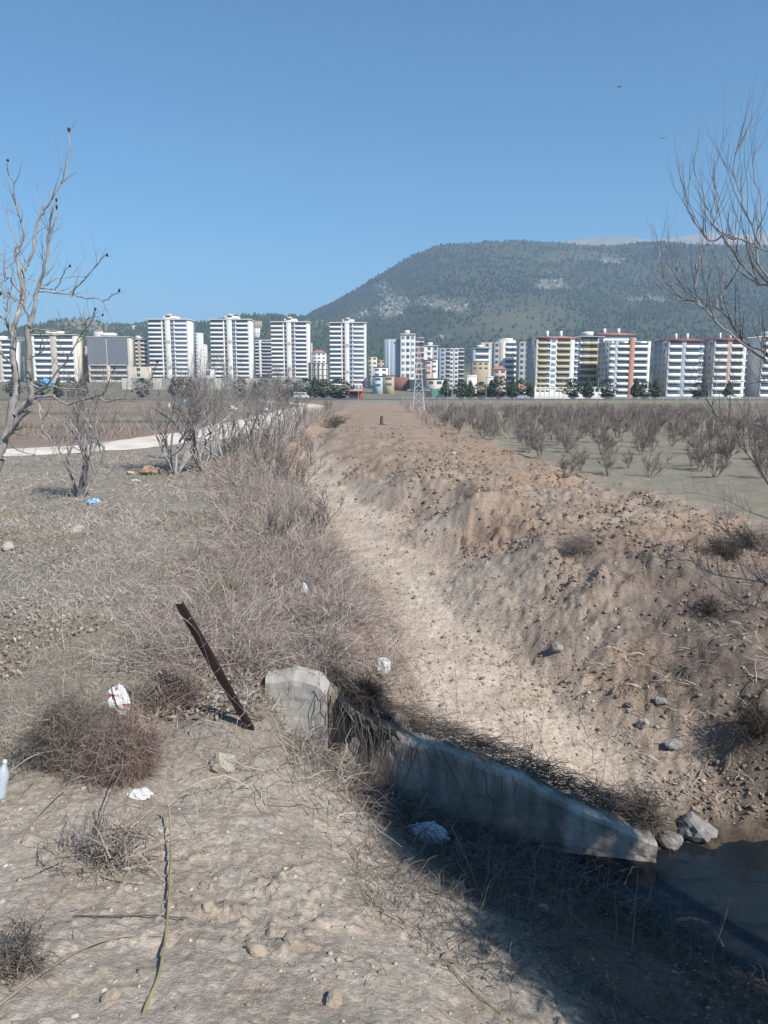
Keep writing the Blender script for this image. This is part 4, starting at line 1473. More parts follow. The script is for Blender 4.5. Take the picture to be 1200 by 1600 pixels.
def wall_top(x):
    return np.interp(x, [-1.05, -.85, -.60, -.52, -.25, .22, 1.15, 1.75, 2.55], [.27, .31, .27, .17, -.03, -.23, -.50, -.78, -1.06])


def scatter_mat(n, rng, fx, fy, lm, rad, pal, tilt=(.8, 3.0), lift=.0, droop=.3, K=4, wig=.25):
    x, y = fx, fy
    z = H(x, y) + lift
    a = rng.uniform(0, 6.283, n)
    tl = rng.uniform(*tilt, n)
    d = np.stack([np.cos(a) * tl, np.sin(a) * tl, np.ones(n)], 1)
    return strands(np.stack([x, y, z], 1), d, lm * rng.uniform(.3, 1.2, n), rng.uniform(.6, 1.4, n) * rad, pick(pal, n, rng), rng, K=K, droop=droop, wig=wig)


def build_gully_brush():
    rng = np.random.default_rng(17)
    parts = []
    # mat of dead stems in the gully before the wall
    n = 4200
    x = -.75 + 3.05 * rng.uniform(0, 1, n) ** .85
    y = wall_y(x) - .15 - np.abs(rng.normal(0, .6, n))
    parts.append(scatter_mat(n, rng, x, y, .36, .0028, GREYS * .85, droop=.5, wig=.4))
    # leaning over and along the top of the wall
    n = 2600
    x = rng.uniform(-.55, 2.55, n)
    y = wall_y(x) + rng.uniform(.05, .38, n)
    z = wall_top(x) + rng.uniform(-.02, .10, n)
    a = rng.uniform(0, 6.283, n)
    d = np.stack([np.cos(a) * 1.4 + .5, np.sin(a) * .8, rng.uniform(-.1, .9, n)], 1)
    parts.append(strands(np.stack([x, y, z], 1), d, rng.uniform(.10, .42, n), rng.uniform(.0015, .004, n), pick(GREYS * .62, n, rng), rng, K=4, droop=.4, wig=.25))
    # vines hanging over the face
    n = 130
    x = np.concatenate([rng.normal(-.12, .22, 95), rng.uniform(-.5, 1.2, 35)])
    y = wall_y(x) - .16 - rng.uniform(0, .09, n)
    z = wall_top(x) + rng.uniform(-.05, .07, n)
    d = np.stack([rng.normal(0, .4, n), -rng.uniform(0, .35, n), -np.ones(n)], 1)
    parts.append(strands(np.stack([x, y, z], 1), d, rng.uniform(.15, .62, n), rng.uniform(.0018, .0045, n), pick(GREYS * .5, n, rng), rng, K=6, droop=.0, wig=.22))
    # scrub on the shaded slope towards the stream
    n = 11000
    x = rng.uniform(-.2, 3.6, n); y = rng.uniform(2.2, 6.4, n)
    k = (H(x, y, False) < .12) & (H(x, y, False) > -1.22) & (fbm(x * 1.3, y * 1.3, 3, 231) > -.25) & (y < wall_y(x) - .1)
    x, y = x[k], y[k]
    parts.append(scatter_mat(len(x), rng, x, y, .24, .0022, GREYS * .7, tilt=(.3, 2.8), droop=.4, wig=.35))
    # long pale stems arching over the brush left of the wall
    n = 240
    x = rng.uniform(-2.9, -.2, n); y = rng.uniform(5.0, 6.7, n)
    parts.append(scatter_mat(n, rng, x, y, .75, .0030, GREYS * 1.35, tilt=(.3, 2.2), droop=.55, K=7, wig=.25, lift=.02))
    n = 900
    x = rng.uniform(-1.5, .35, n); y = wall_y(x) - rng.uniform(-.1, .75, n)
    parts.append(scatter_mat(n, rng, x, y, .5, .0026, np.concatenate([GREYS, BRAMB]), tilt=(.2, 1.8), droop=.6, K=6, wig=.35))
    # taller dry stalks standing along the water
    n = 130
    x = rng.uniform(.6, 3.1, n); y = rng.uniform(4.6, 6.3, n)
    k = (H(x, y, False) > -1.35); x, y = x[k], y[k]
    parts.append(scatter_mat(len(x), rng, x, y, .62, .0026, STRAW * .8, tilt=(.05, .7), droop=.15, K=6, wig=.12))
    stuff('dead_scrub', parts, 'grey mat of dead stems and vines round the concrete wall', 'scrub')
    # sparse twigs on the bare soil in front and on the spoil bank
    parts = []
    n = 900
    x = rng.uniform(-2.6, 1.4, n); y = rng.uniform(2.0, 6, n)
    k = (fbm(x * 1.1, y * 1.1, 2, 241) > .05); x, y = x[k], y[k]
    parts.append(scatter_mat(len(x), rng, x, y, .16, .0018, GREYS * .9, tilt=(1.5, 8), droop=.05))
    n = 3000
    y = rng.uniform(7.5, 20, n); x = rng.uniform(1.5, 9, n) * (y / 14 + .3)
    k = fbm(x * .8, y * .8, 3, 251) > .12; x, y = x[k], y[k]
    parts.append(scatter_mat(len(x), rng, x, y, .30, .0034, GREYS * .9, tilt=(.8, 6), droop=.1))
    n = 700
    y = rng.uniform(6.9, 9.5, n); x = rng.uniform(2.6, 5.2, n)
    parts.append(scatter_mat(n, rng, x, y, .26, .0035, STRAW, tilt=(1.0, 6), droop=.1))
    stuff('twig_litter', parts, 'loose dry twigs and roots strewn on the bare soil', 'twigs')


build_gully_brush()


def build_leaves():
    rng = np.random.default_rng(19)
    n = 11000
    y = 6.2 + 10 * rng.uniform(0, 1, n) ** 1.2
    x = Lx(y) - .1 - rng.uniform(0, 1, n) * (.54 * y + .8 + Lx(y))
    k = (fbm(x * .7, y * .7, 3, 261) > -.02) & (H(x, y, False, True)[1]['soil'] < .6)
    x, y = x[k], y[k]; n = len(x)
    z = H(x, y) + .035 + rng.uniform(0, .03, n)
    s = rng.uniform(.010, .034, n)
    a, b = rng.uniform(0, 6.283, n), rng.normal(0, .45, (n, 2))
    ux = np.stack([np.cos(a), np.sin(a), b[:, 0]], 1) * s[:, None]
    uy = np.stack([-np.sin(a), np.cos(a), b[:, 1]], 1) * s[:, None] * .6
    c = np.stack([x, y, z], 1)
    up = np.array([[0, 0, 1.]]) * s[:, None] * .25
    V = np.stack([c - ux, c - uy * .9 + up, c + ux, c + uy * .9 + up], 1).reshape(-1, 3)
    F = (np.arange(n) * 4)[:, None] + np.arange(4)[None]
    pal = np.array([[.34, .27, .22], [.26, .19, .15], [.40, .34, .28], [.22, .17, .14]])
    C = np.repeat(pick(pal, n, rng), 4, 0)
    stuff('fallen_leaves', [(V, F, C)], 'curled pale brown fallen leaves on the left bank', 'leaves')


build_leaves()


# ------------------------------------------------------------------ clods and gravel
def build_clods():
    rng = np.random.default_rng(23)
    def scatter(n, y0, y1, xf, mask, pal, smin, smax, pw=2.6, sink=.25):
        y = y0 + (y1 - y0) * rng.uniform(0, 1, n) ** 1.15
        x = xf(y, rng.uniform(0, 1, n))
        z, m = H(x, y, True, True)
        k = rng.uniform(0, 1, n) < mask(x, y, z, m)
        x, y, z = x[k], y[k], z[k]
        s = smin + (smax - smin) * rng.uniform(0, 1, len(x)) ** pw
        return lumps(np.stack([x, y, z + s * (.35 - sink)], 1), s, pick(pal, len(x), rng, .8, 1.2), rng, rough=.45)
    E = np.array([[.250, .200, .162], [.185, .145, .115], [.290, .240, .196], [.225, .178, .142], [.240, .178, .136]])
    S = np.array([[.370, .320, .268], [.320, .270, .220], [.400, .350, .295], [.280, .232, .190]])
    Wt = np.array([[.48, .44, .39], [.43, .38, .32], [.40, .34, .28]])
    G = np.array([[.330, .290, .240], [.400, .350, .290], [.270, .215, .165]])
    xr = lambda y, u: np.interp(y, BK_Y, BK_X[:, 2]) - .3 + u * (np.minimum(.62 * y + 1, np.interp(y, BK_Y, BK_X[:, 7]) + 1.0) - np.interp(y, BK_Y, BK_X[:, 2]))
    slope = lambda x, y, z, m: m['dig'] * (1 - .75 * m['floor']) * (.25 + .75 * sstep(-.2, .4, fbm(x * .9, y * .9, 3, 271))) * (z > WATER_Z)
    clus = lambda x, y, z, m: m['dig'] * (1 - .85 * m['floor']) * sstep(.05, .35, fbm(x * 1.4, y * 1.4, 3, 275)) * (z > WATER_Z)
    P = [scatter(12000, 6.8, 13, xr, clus, E * .92, .006, .030, 1.8), scatter(5000, 12, 24, xr, clus, E * .92, .012, .05, 1.8), scatter(2500, 20, 55, xr, lambda x, y, z, m: m['dig'] * (1 - .8 * m['floor']) * sstep(.0, .3, fbm(x * .5, y * .3, 3, 277)), E * .85, .02, .10, 2.2), scatter(5500, 6.8, 17, xr, slope, E, .006, .036, 2.6), scatter(5000, 14, 34, xr, slope, E, .012, .065, 2.6),
         scatter(900, 6.8, 30, xr, lambda x, y, z, m: m['dig'] * (z > WATER_Z), Wt, .007, .034, 3),
         scatter(5200, 7, 22, lambda y, u: np.interp(y, BK_Y, BK_X[:, 2]) + u * 2.2, lambda x, y, z, m: m['floor'], G, .005, .022, 2.6)]
    stuff('earth_clods', P, 'loose brown earth clods and pebbles over the dug spoil bank', 'clods', M_CLOD)
    xn = lambda y, u: -(.56 * y + .8) + u * (1.12 * y + 1.2)
    P = [scatter(13000, 1.7, 6.6, xn, lambda x, y, z, m: m['soil'] * (.10 + .90 * sstep(-.05, .4, fbm(x * 1.6, y * 1.6, 3, 281))), S * .93, .003, .017, 3.4),
         scatter(260, 1.8, 6.6, xn, lambda x, y, z, m: m['soil'] * .8, Wt, .004, .018, 3)]
    stuff('soil_pebbles', P, 'small pebbles and crumbs on the bare foreground soil', 'pebbles', M_CLOD)


build_clods()


def rock(name, label, p, size, mat, seed, squash=(1, .85, .7), sub=3, cat='stone', sink=.3, group=None, rz=None, rough=.13):
    rng = np.random.default_rng(seed)
    bm = bmesh.new()
    bmesh.ops.create_icosphere(bm, subdivisions=sub, radius=1)
    offs = rng.uniform(-10, 10, 3)
    planes = rng.normal(0, 1, (12, 3)); planes /= np.linalg.norm(planes, axis=1, keepdims=True)
    pd = rng.uniform(.55, .88, 12)
    for v in bm.verts:
        c = np.array(v.co[:])
        k = planes @ c
        f = min([1.0] + [pd[i] / k[i] for i in range(12) if k[i] > pd[i]])
        n = float(fbm(np.array([c[0] * 2.1 + offs[0] + c[2]]), np.array([c[1] * 2.1 + offs[1] - c[2]]), 3, seed)[0])
        c = c * (f + n * rough)
        v.co = Vector(c * np.array(squash))
    me = bpy.data.meshes.new(name)
    bm.to_mesh(me); bm.free()
    me.materials.append(mat)
    o = link(name, me)
    o.scale = (size, size, size)
    o.location = (p[0], p[1], p[2] + size * squash[2] * (1 - 2 * sink) * .9)
    o.rotation_euler = (rng.uniform(-.2, .2), rng.uniform(-.2, .2), rng.uniform(0, 6) if rz is None else rz)
    tag(o, label, cat, group)
    return o


def px_rock(name, label, px, py, wpx, mat, seed, **k):
    p = ground_at(px, py)
    d = (p - Vector((0, 0, CAM_Z))).length
    return rock(name, label, p, wpx / 2 / FPX * d, mat, seed, **k)


px_rock('boulder', 'pale angular limestone boulder left of the concrete wall', 345, 1202, 52, M_ROCK, 1, squash=(1, .8, .72))
px_rock('boulder', 'pale boulder at the water edge by the wall end', 1090, 1302, 62, M_ROCKG, 34, squash=(1, .85, .6), sink=.38)
px_rock('boulder', 'broken grey lump left of the boulder at the water edge', 1045, 1318, 40, M_ROCKG, 3, squash=(1, .8, .6))
px_rock('stone', 'pale stone half buried in the turf, mid left', 118, 832, 30, M_ROCK, 4, squash=(1, .8, .5))
px_rock('stone', 'pale stone at the left edge of the turf', 12, 860, 26, M_ROCK, 5)
px_rock('stone', 'smooth grey stone lying in the tree shade', 713, 1392, 26, M_ROCKG, 6, squash=(.85, .85, 1))
px_rock('stone', 'round pale stone on the sunlit soil, centre bottom', 453, 1470, 22, M_ROCK, 7)
px_rock('stone', 'tan stone near the bottom edge left of the cane', 174, 1562, 28, M_ROCKB, 8)
px_rock('stone', 'pale flat stone near the bottom left corner', 106, 1560, 30, M_ROCK, 9, squash=(1, .7, .5))
px_rock('stone', 'round tan stone right of the cane tip', 324, 1422, 20, M_ROCKB, 10)
px_rock('stone', 'white stone below the red-brown dead plant', 289, 1398, 14, M_ROCK, 11)
px_rock('stone', 'tan block of earth on the soil above the bottom edge', 400, 1490, 34, M_ROCKB, 12, squash=(1, .8, .6))
px_rock('stone', 'pale stone at the end of the dead scrub', 488, 1338, 18, M_ROCK, 13)
px_rock('stone', 'rough brown stone at the lower edge of the sunlit soil', 520, 1572, 30, M_ROCKB, 14)
px_rock('stone', 'pointed white stone on the spoil bank above the water', 1004, 1134, 22, M_ROCK, 15, squash=(.9, .8, .9))
px_rock('stone', 'grey stone with dark hollows on the spoil bank', 868, 1016, 26, M_ROCKG, 16)
px_rock('stone', 'flat grey stone low on the spoil bank', 1052, 1166, 32, M_ROCKG, 17, squash=(1, .8, .5))
px_rock('stone', 'grey lump left of the flat grey stone', 1030, 1098, 24, M_ROCKG, 18)
px_rock('stone', 'white stone at the orchard edge of the spoil bank', 709, 710, 9, M_ROCK, 19)
px_rock('stone', 'small pale stone in the dark shaded slope', 848, 1424, 18, M_ROCKB, 20)
px_rock('stone', 'brown stone at the bottom edge of the shade', 700, 1500, 24, M_ROCKB, 21)
px_rock('stone', 'grey-white rubble on the wasteland beside the dirt road', 204, 742, 14, M_ROCK, 22)
px_rock('earth_heap', 'orange-brown heap of earth beside the dirt road', 238, 742, 40, material('orange_earth', (.29, .20, .145), rough=.95, var=.3, vscale=4, bump=.5, bscale=15), 23, squash=(1, .8, .5), cat='heap', rough=.6)

# ------------------------------------------------------------------ concrete wing wall
def build_wall():
    root = empty('wing_wall', (WALL_A[0], WALL_A[1], -.9))
    tag(root, 'weathered grey concrete wing wall sloping down to the stream', 'wall')
    L0 = Vector(root.location)

    def slab(name, xs_, back, bottom, front_off, thick, mat, seed, topf=None):
        """wall strip with an uneven worn top following wall_top"""
        nx, nzv = len(xs_), 30
        front, rear = [], []
        for x in xs_:
            t = (topf or wall_top)(x) + .014 * float(fbm(np.array([x * 7.0]), np.array([seed * 1.0]), 3, 4)[0])
            y = wall_y(x) + front_off
            col = []
            for k in range(nzv):
                f = k / (nzv - 1)
                bulge = .022 * float(fbm(np.array([x * 2.5]), np.array([f * 3.0 + seed]), 3, 9)[0])
                z_ = bottom + (t - bottom) * f
                bulge += .007 * (int((z_ + 3.0 + .02 * x) / .19) % 2) + .006 * float(fbm(np.array([x * 14.0]), np.array([z_ * 14.0]), 2, 31)[0])
                col.append((x, y + bulge + .02 * (f if k == nzv - 1 else 0), bottom + (t - bottom) * f))
            front.append(col)
            rear.append([(x + .05 * thick, y + thick, bottom + (t - bottom) * k / (nzv - 1) - (.01 if k == nzv - 1 else 0)) for k in range(nzv)])
        V, F = [], []
        for g in (front, rear):
            for col in g:
                V += col
        off = nx * nzv
        for i in range(nx - 1):
            for k in range(nzv - 1):
                a = i * nzv + k
                F.append((a, a + nzv, a + nzv + 1, a + 1))
                F.append((off + a, off + a + 1, off + a + nzv + 1, off + a + nzv))
            F.append((i * nzv + nzv - 1, (i + 1) * nzv + nzv - 1, off + (i + 1) * nzv + nzv - 1, off + i * nzv + nzv - 1))
        for e in (0, nx - 1):
            for k in range(nzv - 1):
                a = e * nzv + k
                F.append((a, a + 1, off + a + 1, off + a))
        me = bpy.data.meshes.new(name)
        me.from_pydata([tuple(Vector(v) - L0) for v in V], [], F)
        me.materials.append(mat)
        bm = bmesh.new(); bm.from_mesh(me); bmesh.ops.recalc_face_normals(bm, faces=bm.faces); bm.to_mesh(me); bm.free()
        return link(name, me, root)

    slab('wall_panel', np.linspace(-.52, 2.42, 110), 0, -1.75, -.15, .27, M_CONC, 1)
    slab('end_panel', np.linspace(-1.12, -.53, 16), 0, -1.2, -.165, .27, material('pale_concrete', (.40, .38, .345), rough=.9, var=.25, vscale=4, bump=.4, bscale=22, bdist=.01, col2=(.32, .31, .29), streak=True), 2, topf=lambda x: float(wall_top(x)))


build_wall()
# sloping concrete footing by the post
me = bpy.data.meshes.new('concrete_footing')
fp = [(-1.52, 6.25), (-1.12, 6.16), (-1.06, 6.72), (-1.28, 6.98), (-1.55, 6.75)]
top = [(x, y, float(H(np.array([x]), np.array([y]), False)[0]) + .0 + .008 * i) for i, (x, y) in enumerate(fp)]
n = len(fp)
me.from_pydata(top + [(x, y, z - .3) for x, y, z in top], [], [tuple(range(n))] + [(i, n + i, n + (i + 1) % n, (i + 1) % n) for i in range(n)])
me.materials.append(MATS['pale_concrete'])
o = link('concrete_footing', me)
md = o.modifiers.new('bevel', 'BEVEL'); md.width = .03; md.segments = 2
tag(o, 'cracked pale concrete footing at the foot of the rusty post', 'footing')

# ------------------------------------------------------------------ rusty post with wire ties
pb = Vector((-1.02, 6.22, Hs(-1.02, 6.22) - .25))
pt = at(279, 944, 5.95)
root = empty('metal_post', pb)
tag(root, 'leaning dark rusty steel angle post with wire ties', 'post')
ax = (pt - pb); plen = ax.length; ax.normalize()
sd = ax.cross(Vector((0, 1, 0))).normalized()
fr = sd.cross(ax).normalized()
prof = [(-.029, 0), (.029, 0), (.029, .006), (-.023, .006), (-.023, .05), (-.029, .05)]
V = []
for k, s in enumerate((0, plen * .33, plen * .66, plen)):
    for u, w in prof:
        j = .004 * math.sin(k * 3 + u * 50)
        V.append(tuple(ax * (s + (u * .35 if k == 3 else 0)) + sd * (u + j) + fr * w))
F = []
m = len(prof)
for k in range(3):
    for i in range(m):
        F.append((k * m + i, k * m + (i + 1) % m, (k + 1) * m + (i + 1) % m, (k + 1) * m + i))
F += [tuple(range(m)), tuple(range(4 * m - 1, 3 * m - 1, -1))]
me = bpy.data.meshes.new('steel_angle')
me.from_pydata(V, [], F)
me.materials.append(M_RUST)
bm = bmesh.new(); bm.from_mesh(me); bmesh.ops.recalc_face_normals(bm, faces=bm.faces); bm.to_mesh(me); bm.free()
link('steel_angle', me, root)
for s in (.22, .40, .58, .74, .90):
    c = ax * plen * s
    a = np.linspace(0, 2 * np.pi, 13)
    skew = .012 * math.sin(s * 40)
    P = np.array([tuple(c + sd * (math.cos(q) * .036) + fr * (.022 + math.sin(q) * .036) + ax * (skew * math.cos(q) + .004 * q / 6)) for q in a])
    link('wire_tie', tubes_mesh('wire_tie', [(P, np.full(13, .0016))], 4, M_WIRE), root)
P = spline([tuple(ax * plen * .30 + sd * -.04), tuple(ax * plen * .55 + sd * .03 + fr * -.02), tuple(ax * plen * .82 + sd * -.03 + fr * -.02), tuple(ax * plen * .96 + sd * .05)], 24)
link('loose_wire', tubes_mesh('loose_wire', [(P, np.full(24, .0014))], 4, M_WIRE), root)

# ------------------------------------------------------------------ trees
def pixel_line(pts, y0, y1=None, n=None):
    """branch axis: way-points as measured in the picture, depth running from y0 to y1"""
    y1 = y0 if y1 is None else y1
    k = len(pts)
    W = [tuple(at(px, py, y0 + (y1 - y0) * i / (k - 1))) for i, (px, py) in enumerate(pts)]
    return spline(W, n or max(8, 4 * k))


def branch(pts, y0, y1, r0, r1):
    P = pixel_line(pts, y0, y1)
    t = np.linspace(0, 1, len(P))
    P = P + np.stack([fbm(t * 9 + pts[0][0], t * 0, 2, 3), fbm(t * 9 + pts[0][1], t * 0 + 5, 2, 4), fbm(t * 9, t * 0 + pts[-1][0], 2, 5)], 1) * .022
    P = P + np.stack([vnoise(t * len(P) * .8 + 3, t * 0 + pts[0][1], 6), t * 0, vnoise(t * len(P) * .8, t * 0 + pts[0][0], 7)], 1) * .009
    return (P, (r0 + (r1 - r0) * t ** .7) * .72)


def finish_tree(name, label, cat, base, trunk, limbs, twigs, mats, group=None, sides=(8, 6, 4), fruit=None):
    root = empty(name, base)
    tag(root, label, cat, group)
    b = np.array(base)
    for nm, lst, sd_, mt in (('trunk', trunk, sides[0], mats[0]), ('branches', limbs, sides[1], mats[1]), ('twigs', twigs, sides[2], mats[2])):
        if lst:
            o = link(nm, tubes_mesh(nm, [(P - b, R) for P, R in lst], sd_, mt), root)
            if nm != 'trunk': o['kind'] = 'stuff'
    if fruit is not None and len(fruit):
        rng = np.random.default_rng(5)
        for p in fruit:
            v, f, c = lumps(np.array([p]) - b, np.array([rng.uniform(.011, .019)]), np.array([[.04, .03, .03]]), rng, squash=(.8, .8, 1.1), rough=.2)
            link('dried_fig', mesh_np('dried_fig', v, f, M_FIG), root)
    return root


def fig_tree():
    D = 7.4
    base = (-4.35, 7.45, Hs(-4.35, 7.45) - .05)
    t1 = branch([(-4, 715), (10, 680), (21, 640), (25, 600), (24, 560), (18, 522), (15, 505)], D, D, .060, .034)
    P0 = spline([base, (-4.25, 7.42, base[2] + .9), tuple(t1[0][0])], 10)
    trunk = [(P0, np.linspace(.10, .062, 10)), t1,
             branch([(20, 645), (36, 634), (48, 620), (46, 590), (44, 545), (46, 512)], D, D - .2, .046, .034)]
    limbs = [
        branch([(18, 522), (28, 492), (34, 465), (36, 430), (42, 412)], D, D + .1, .036, .022),
        branch([(42, 412), (52, 385), (60, 345), (75, 322), (92, 292), (102, 262), (107, 240), (106, 205)], D + .1, D + .3, .022, .006),
        branch([(46, 512), (50, 480), (58, 450), (68, 420), (74, 385), (78, 350), (90, 312)], D - .2, D - .4, .036, .008),
        branch([(58, 450), (72, 402), (76, 375), (90, 322)], D - .2, D - .1, .018, .006),
        branch([(34, 465), (31, 430), (26, 395), (34, 362), (26, 320), (20, 280), (10, 248)], D, D - .3, .020, .005),
        branch([(34, 465), (20, 440), (5, 430), (-15, 425)], D, D - .3, .014, .006),
        branch([(46, 512), (36, 480), (20, 465), (2, 455)], D - .2, D - .5, .016, .006),
        branch([(18, 522), (8, 500), (-12, 488)], D, D, .020, .012),
        branch([(56, 455), (70, 456), (112, 462), (140, 467), (165, 466), (182, 460), (190, 455)], D - .2, D - .7, .012, .004),
        branch([(112, 461), (126, 442), (140, 427), (152, 415), (163, 398)], D - .45, D - .6, .010, .005),
        branch([(58, 450), (80, 452), (95, 440), (104, 422), (110, 412)], D - .2, D - .4, .010, .004),
        branch([(70, 446), (90, 436), (120, 432), (134, 433)], D - .2, D - .1, .008, .004),
        branch([(46, 516), (66, 515), (92, 515), (120, 508), (140, 498), (163, 493)], D - .2, D - .6, .013, .004),
        branch([(52, 615), (70, 605), (92, 580), (108, 556), (122, 528), (141, 500), (148, 482)], D - .2, D - .6, .018, .006),
        branch([(50, 622), (80, 620), (92, 630), (112, 633), (136, 625), (158, 618), (170, 598), (176, 575)], D - .2, D - .8, .020, .005),
        branch([(158, 624), (172, 627), (190, 624), (212, 618), (226, 610), (238, 592), (246, 565)], D - .7, D - 1.1, .012, .004),
        branch([(48, 602), (80, 605), (110, 609), (150, 609), (175, 612), (205, 608)], D - .2, D - .5, .011, .004),
        branch([(60, 625), (64, 650), (74, 680), (92, 695), (120, 690), (150, 682)], D - .2, D - .5, .013, .004),
        branch([(60, 635), (80, 652), (100, 660), (122, 672), (140, 685)], D - .2, D - .6, .010, .004),
        branch([(20, 650), (35, 645), (55, 628)], D, D + .1, .018, .012),
        branch([(6, 690), (20, 672), (34, 655), (50, 640)], D, D - .4, .030, .012),
        branch([(44, 560), (58, 555), (64, 530), (58, 510)], D - .2, D - .5, .011, .005),
        branch([(24, 580), (10, 560), (-8, 548)], D, D - .4, .014, .008),
        branch([(16, 515), (10, 480), (3, 455), (8, 420), (2, 395)], D - .1, D + .3, .013, .004),
        branch([(40, 420), (28, 395), (22, 370), (14, 345), (6, 330)], D, D + .4, .010, .004),
        branch([(0, 690), (20, 700), (60, 712), (100, 722), (150, 724)], D - .1, D - .7, .010, .003),
    ]
    rng = np.random.default_rng(31)
    tw = side_shoots(limbs, rng, 10.0, .34, .0044, upward=.55, spread=.8)
    tw += side_shoots(tw, rng, 2.2, .16, .003, upward=.4)
    tips = [P[-1] for P, R in limbs[1:18]] + [P[-1] for P, R in tw[::4]]
    fruit = [np.array(p) for p in tips[:16]]
    finish_tree('fig_tree', 'tall bare grey fig tree with dried fruit at the left edge', 'tree', base, trunk, limbs, tw, (M_BARK, M_BARK, M_BARK2), fruit=fruit)


fig_tree()


def grow(rng, p, d, l, r, depth, out, fork=(2, 3), up=.12, spread=.55, shrink=.72, wob=.14, K=6):
    pts = [np.array(p, float)]
    d = np.array(d, float); d /= np.linalg.norm(d)
    for k in range(K):
        d = d + rng.normal(0, wob, 3) + np.array([0, 0, up])
        d /= np.linalg.norm(d)
        pts.append(pts[-1] + d * l / K)
    r1 = r * (.62 if depth > 0 else .3)
    out.setdefault(depth, []).append((np.array(pts), np.linspace(r, r1, K + 1)))
    if depth == 0:
        return
    for i in range(rng.integers(fork[0], fork[1] + 1)):
        q = rng.normal(0, 1, 3)
        nd = d + q / np.linalg.norm(q) * spread * rng.uniform(.6, 1.3)
        s = pts[-1] if i == 0 else pts[rng.integers(K // 2, K)]
        grow(rng, s, nd, l * shrink * rng.uniform(.7, 1.2), r1 * .85, depth - 1, out, fork, up, spread, shrink, wob, K)


def small_tree(name, label, p, seed, stems, height, r, group=None, lean=(0, 0), open_=.5, depth=3, mats=None, fork=(2, 3), twig_n=5):
    rng = np.random.default_rng(seed)
    out = {}
    for i in range(stems):
        a = rng.uniform(0, 6.283)
        d = np.array([math.cos(a) * open_ * rng.uniform(.4, 1.2) + lean[0], math.sin(a) * open_ * rng.uniform(.4, 1.2) + lean[1], 1.0])
        grow(rng, np.array(p) + np.array([math.cos(a), math.sin(a), 0]) * r * 1.2, d, height * .40 * rng.uniform(.75, 1.15), r * rng.uniform(.7, 1.1), depth, out, fork=fork, spread=.7)
    trunk = out[depth]
    limbs = sum((out[k] for k in range(1, depth)), [])
    tw = out[0] + side_shoots(out[0] + out[1], rng, twig_n * 1.8, height * .11, .005, upward=.5)
    tw = [(P, np.maximum(R, .0042)) for P, R in tw]
    return finish_tree(name, label, 'tree', tuple(p), trunk, limbs, tw, mats or (M_BARK, M_BARK, M_BARK2), group, sides=(7, 5, 3))


g = ground_at(124, 778)
small_tree('fig_sapling', 'leaning small bare fig tree on the turf before the dirt road', g, 51, 6, 4.2, .055, 'small bare fig trees by the dirt road', lean=(.40, 0), open_=.6)
for i, (px, py, st, hh, lab) in enumerate([(275, 742, 5, 3.1, 'spreading pale-stemmed bare fig shrub beside the orange earth heap'), (318, 736, 4, 3.0, 'bare fig shrub second from left in the clump by the dirt road'), (352, 722, 4, 3.1, 'bare fig shrub in the middle of the clump by the dirt road'), (395, 712, 4, 3.0, 'grey fig shrub right of the clump middle, before the road bend'), (432, 700, 5, 3.2, 'bushy grey fig shrub at the right end of the clump')]):
    g = ground_at(px, py)
    small_tree('fig_shrub', lab, g, 60 + i, st + 5, hh * 1.3, .05, 'small bare fig trees by the dirt road', open_=.75)
for i, (px, py, hh, lab) in enumerate([(470, 668, 2.6, 'thin twiggy shrub at the bend of the dug ditch'), (512, 652, 2.6, 'hazy twiggy shrub where the ditch narrows far off'), (455, 690, 2.2, 'twiggy shrub rising from the bramble bank'), (438, 758, 1.9, 'slender upright leafless sapling in the brambles'), (410, 742, 1.8, 'fine twiggy shrub left of the slender sapling'), (468, 775, 1.6, 'low reddish twiggy shrub on the ditch edge below the bend'), (380, 722, 2.0, 'fine twiggy shrub just before the fig clump middle'), (488, 728, 1.7, 'reddish twiggy shrub where the brambles meet the ditch'), (500, 850, 1.2, 'low spiky leafless shrub on the ditch edge, mid bank'), (440, 860, 1.1, 'low spiky leafless shrub in the middle of the brambles')]):
    g = ground_at(px, py)
    small_tree('leafless_shrub', lab, g, 80 + i, 7, hh, .018, 'leafless shrubs on the ditch bank', open_=.5, depth=2, mats=(M_TWIG, M_TWIG, M_TWIG), twig_n=9)


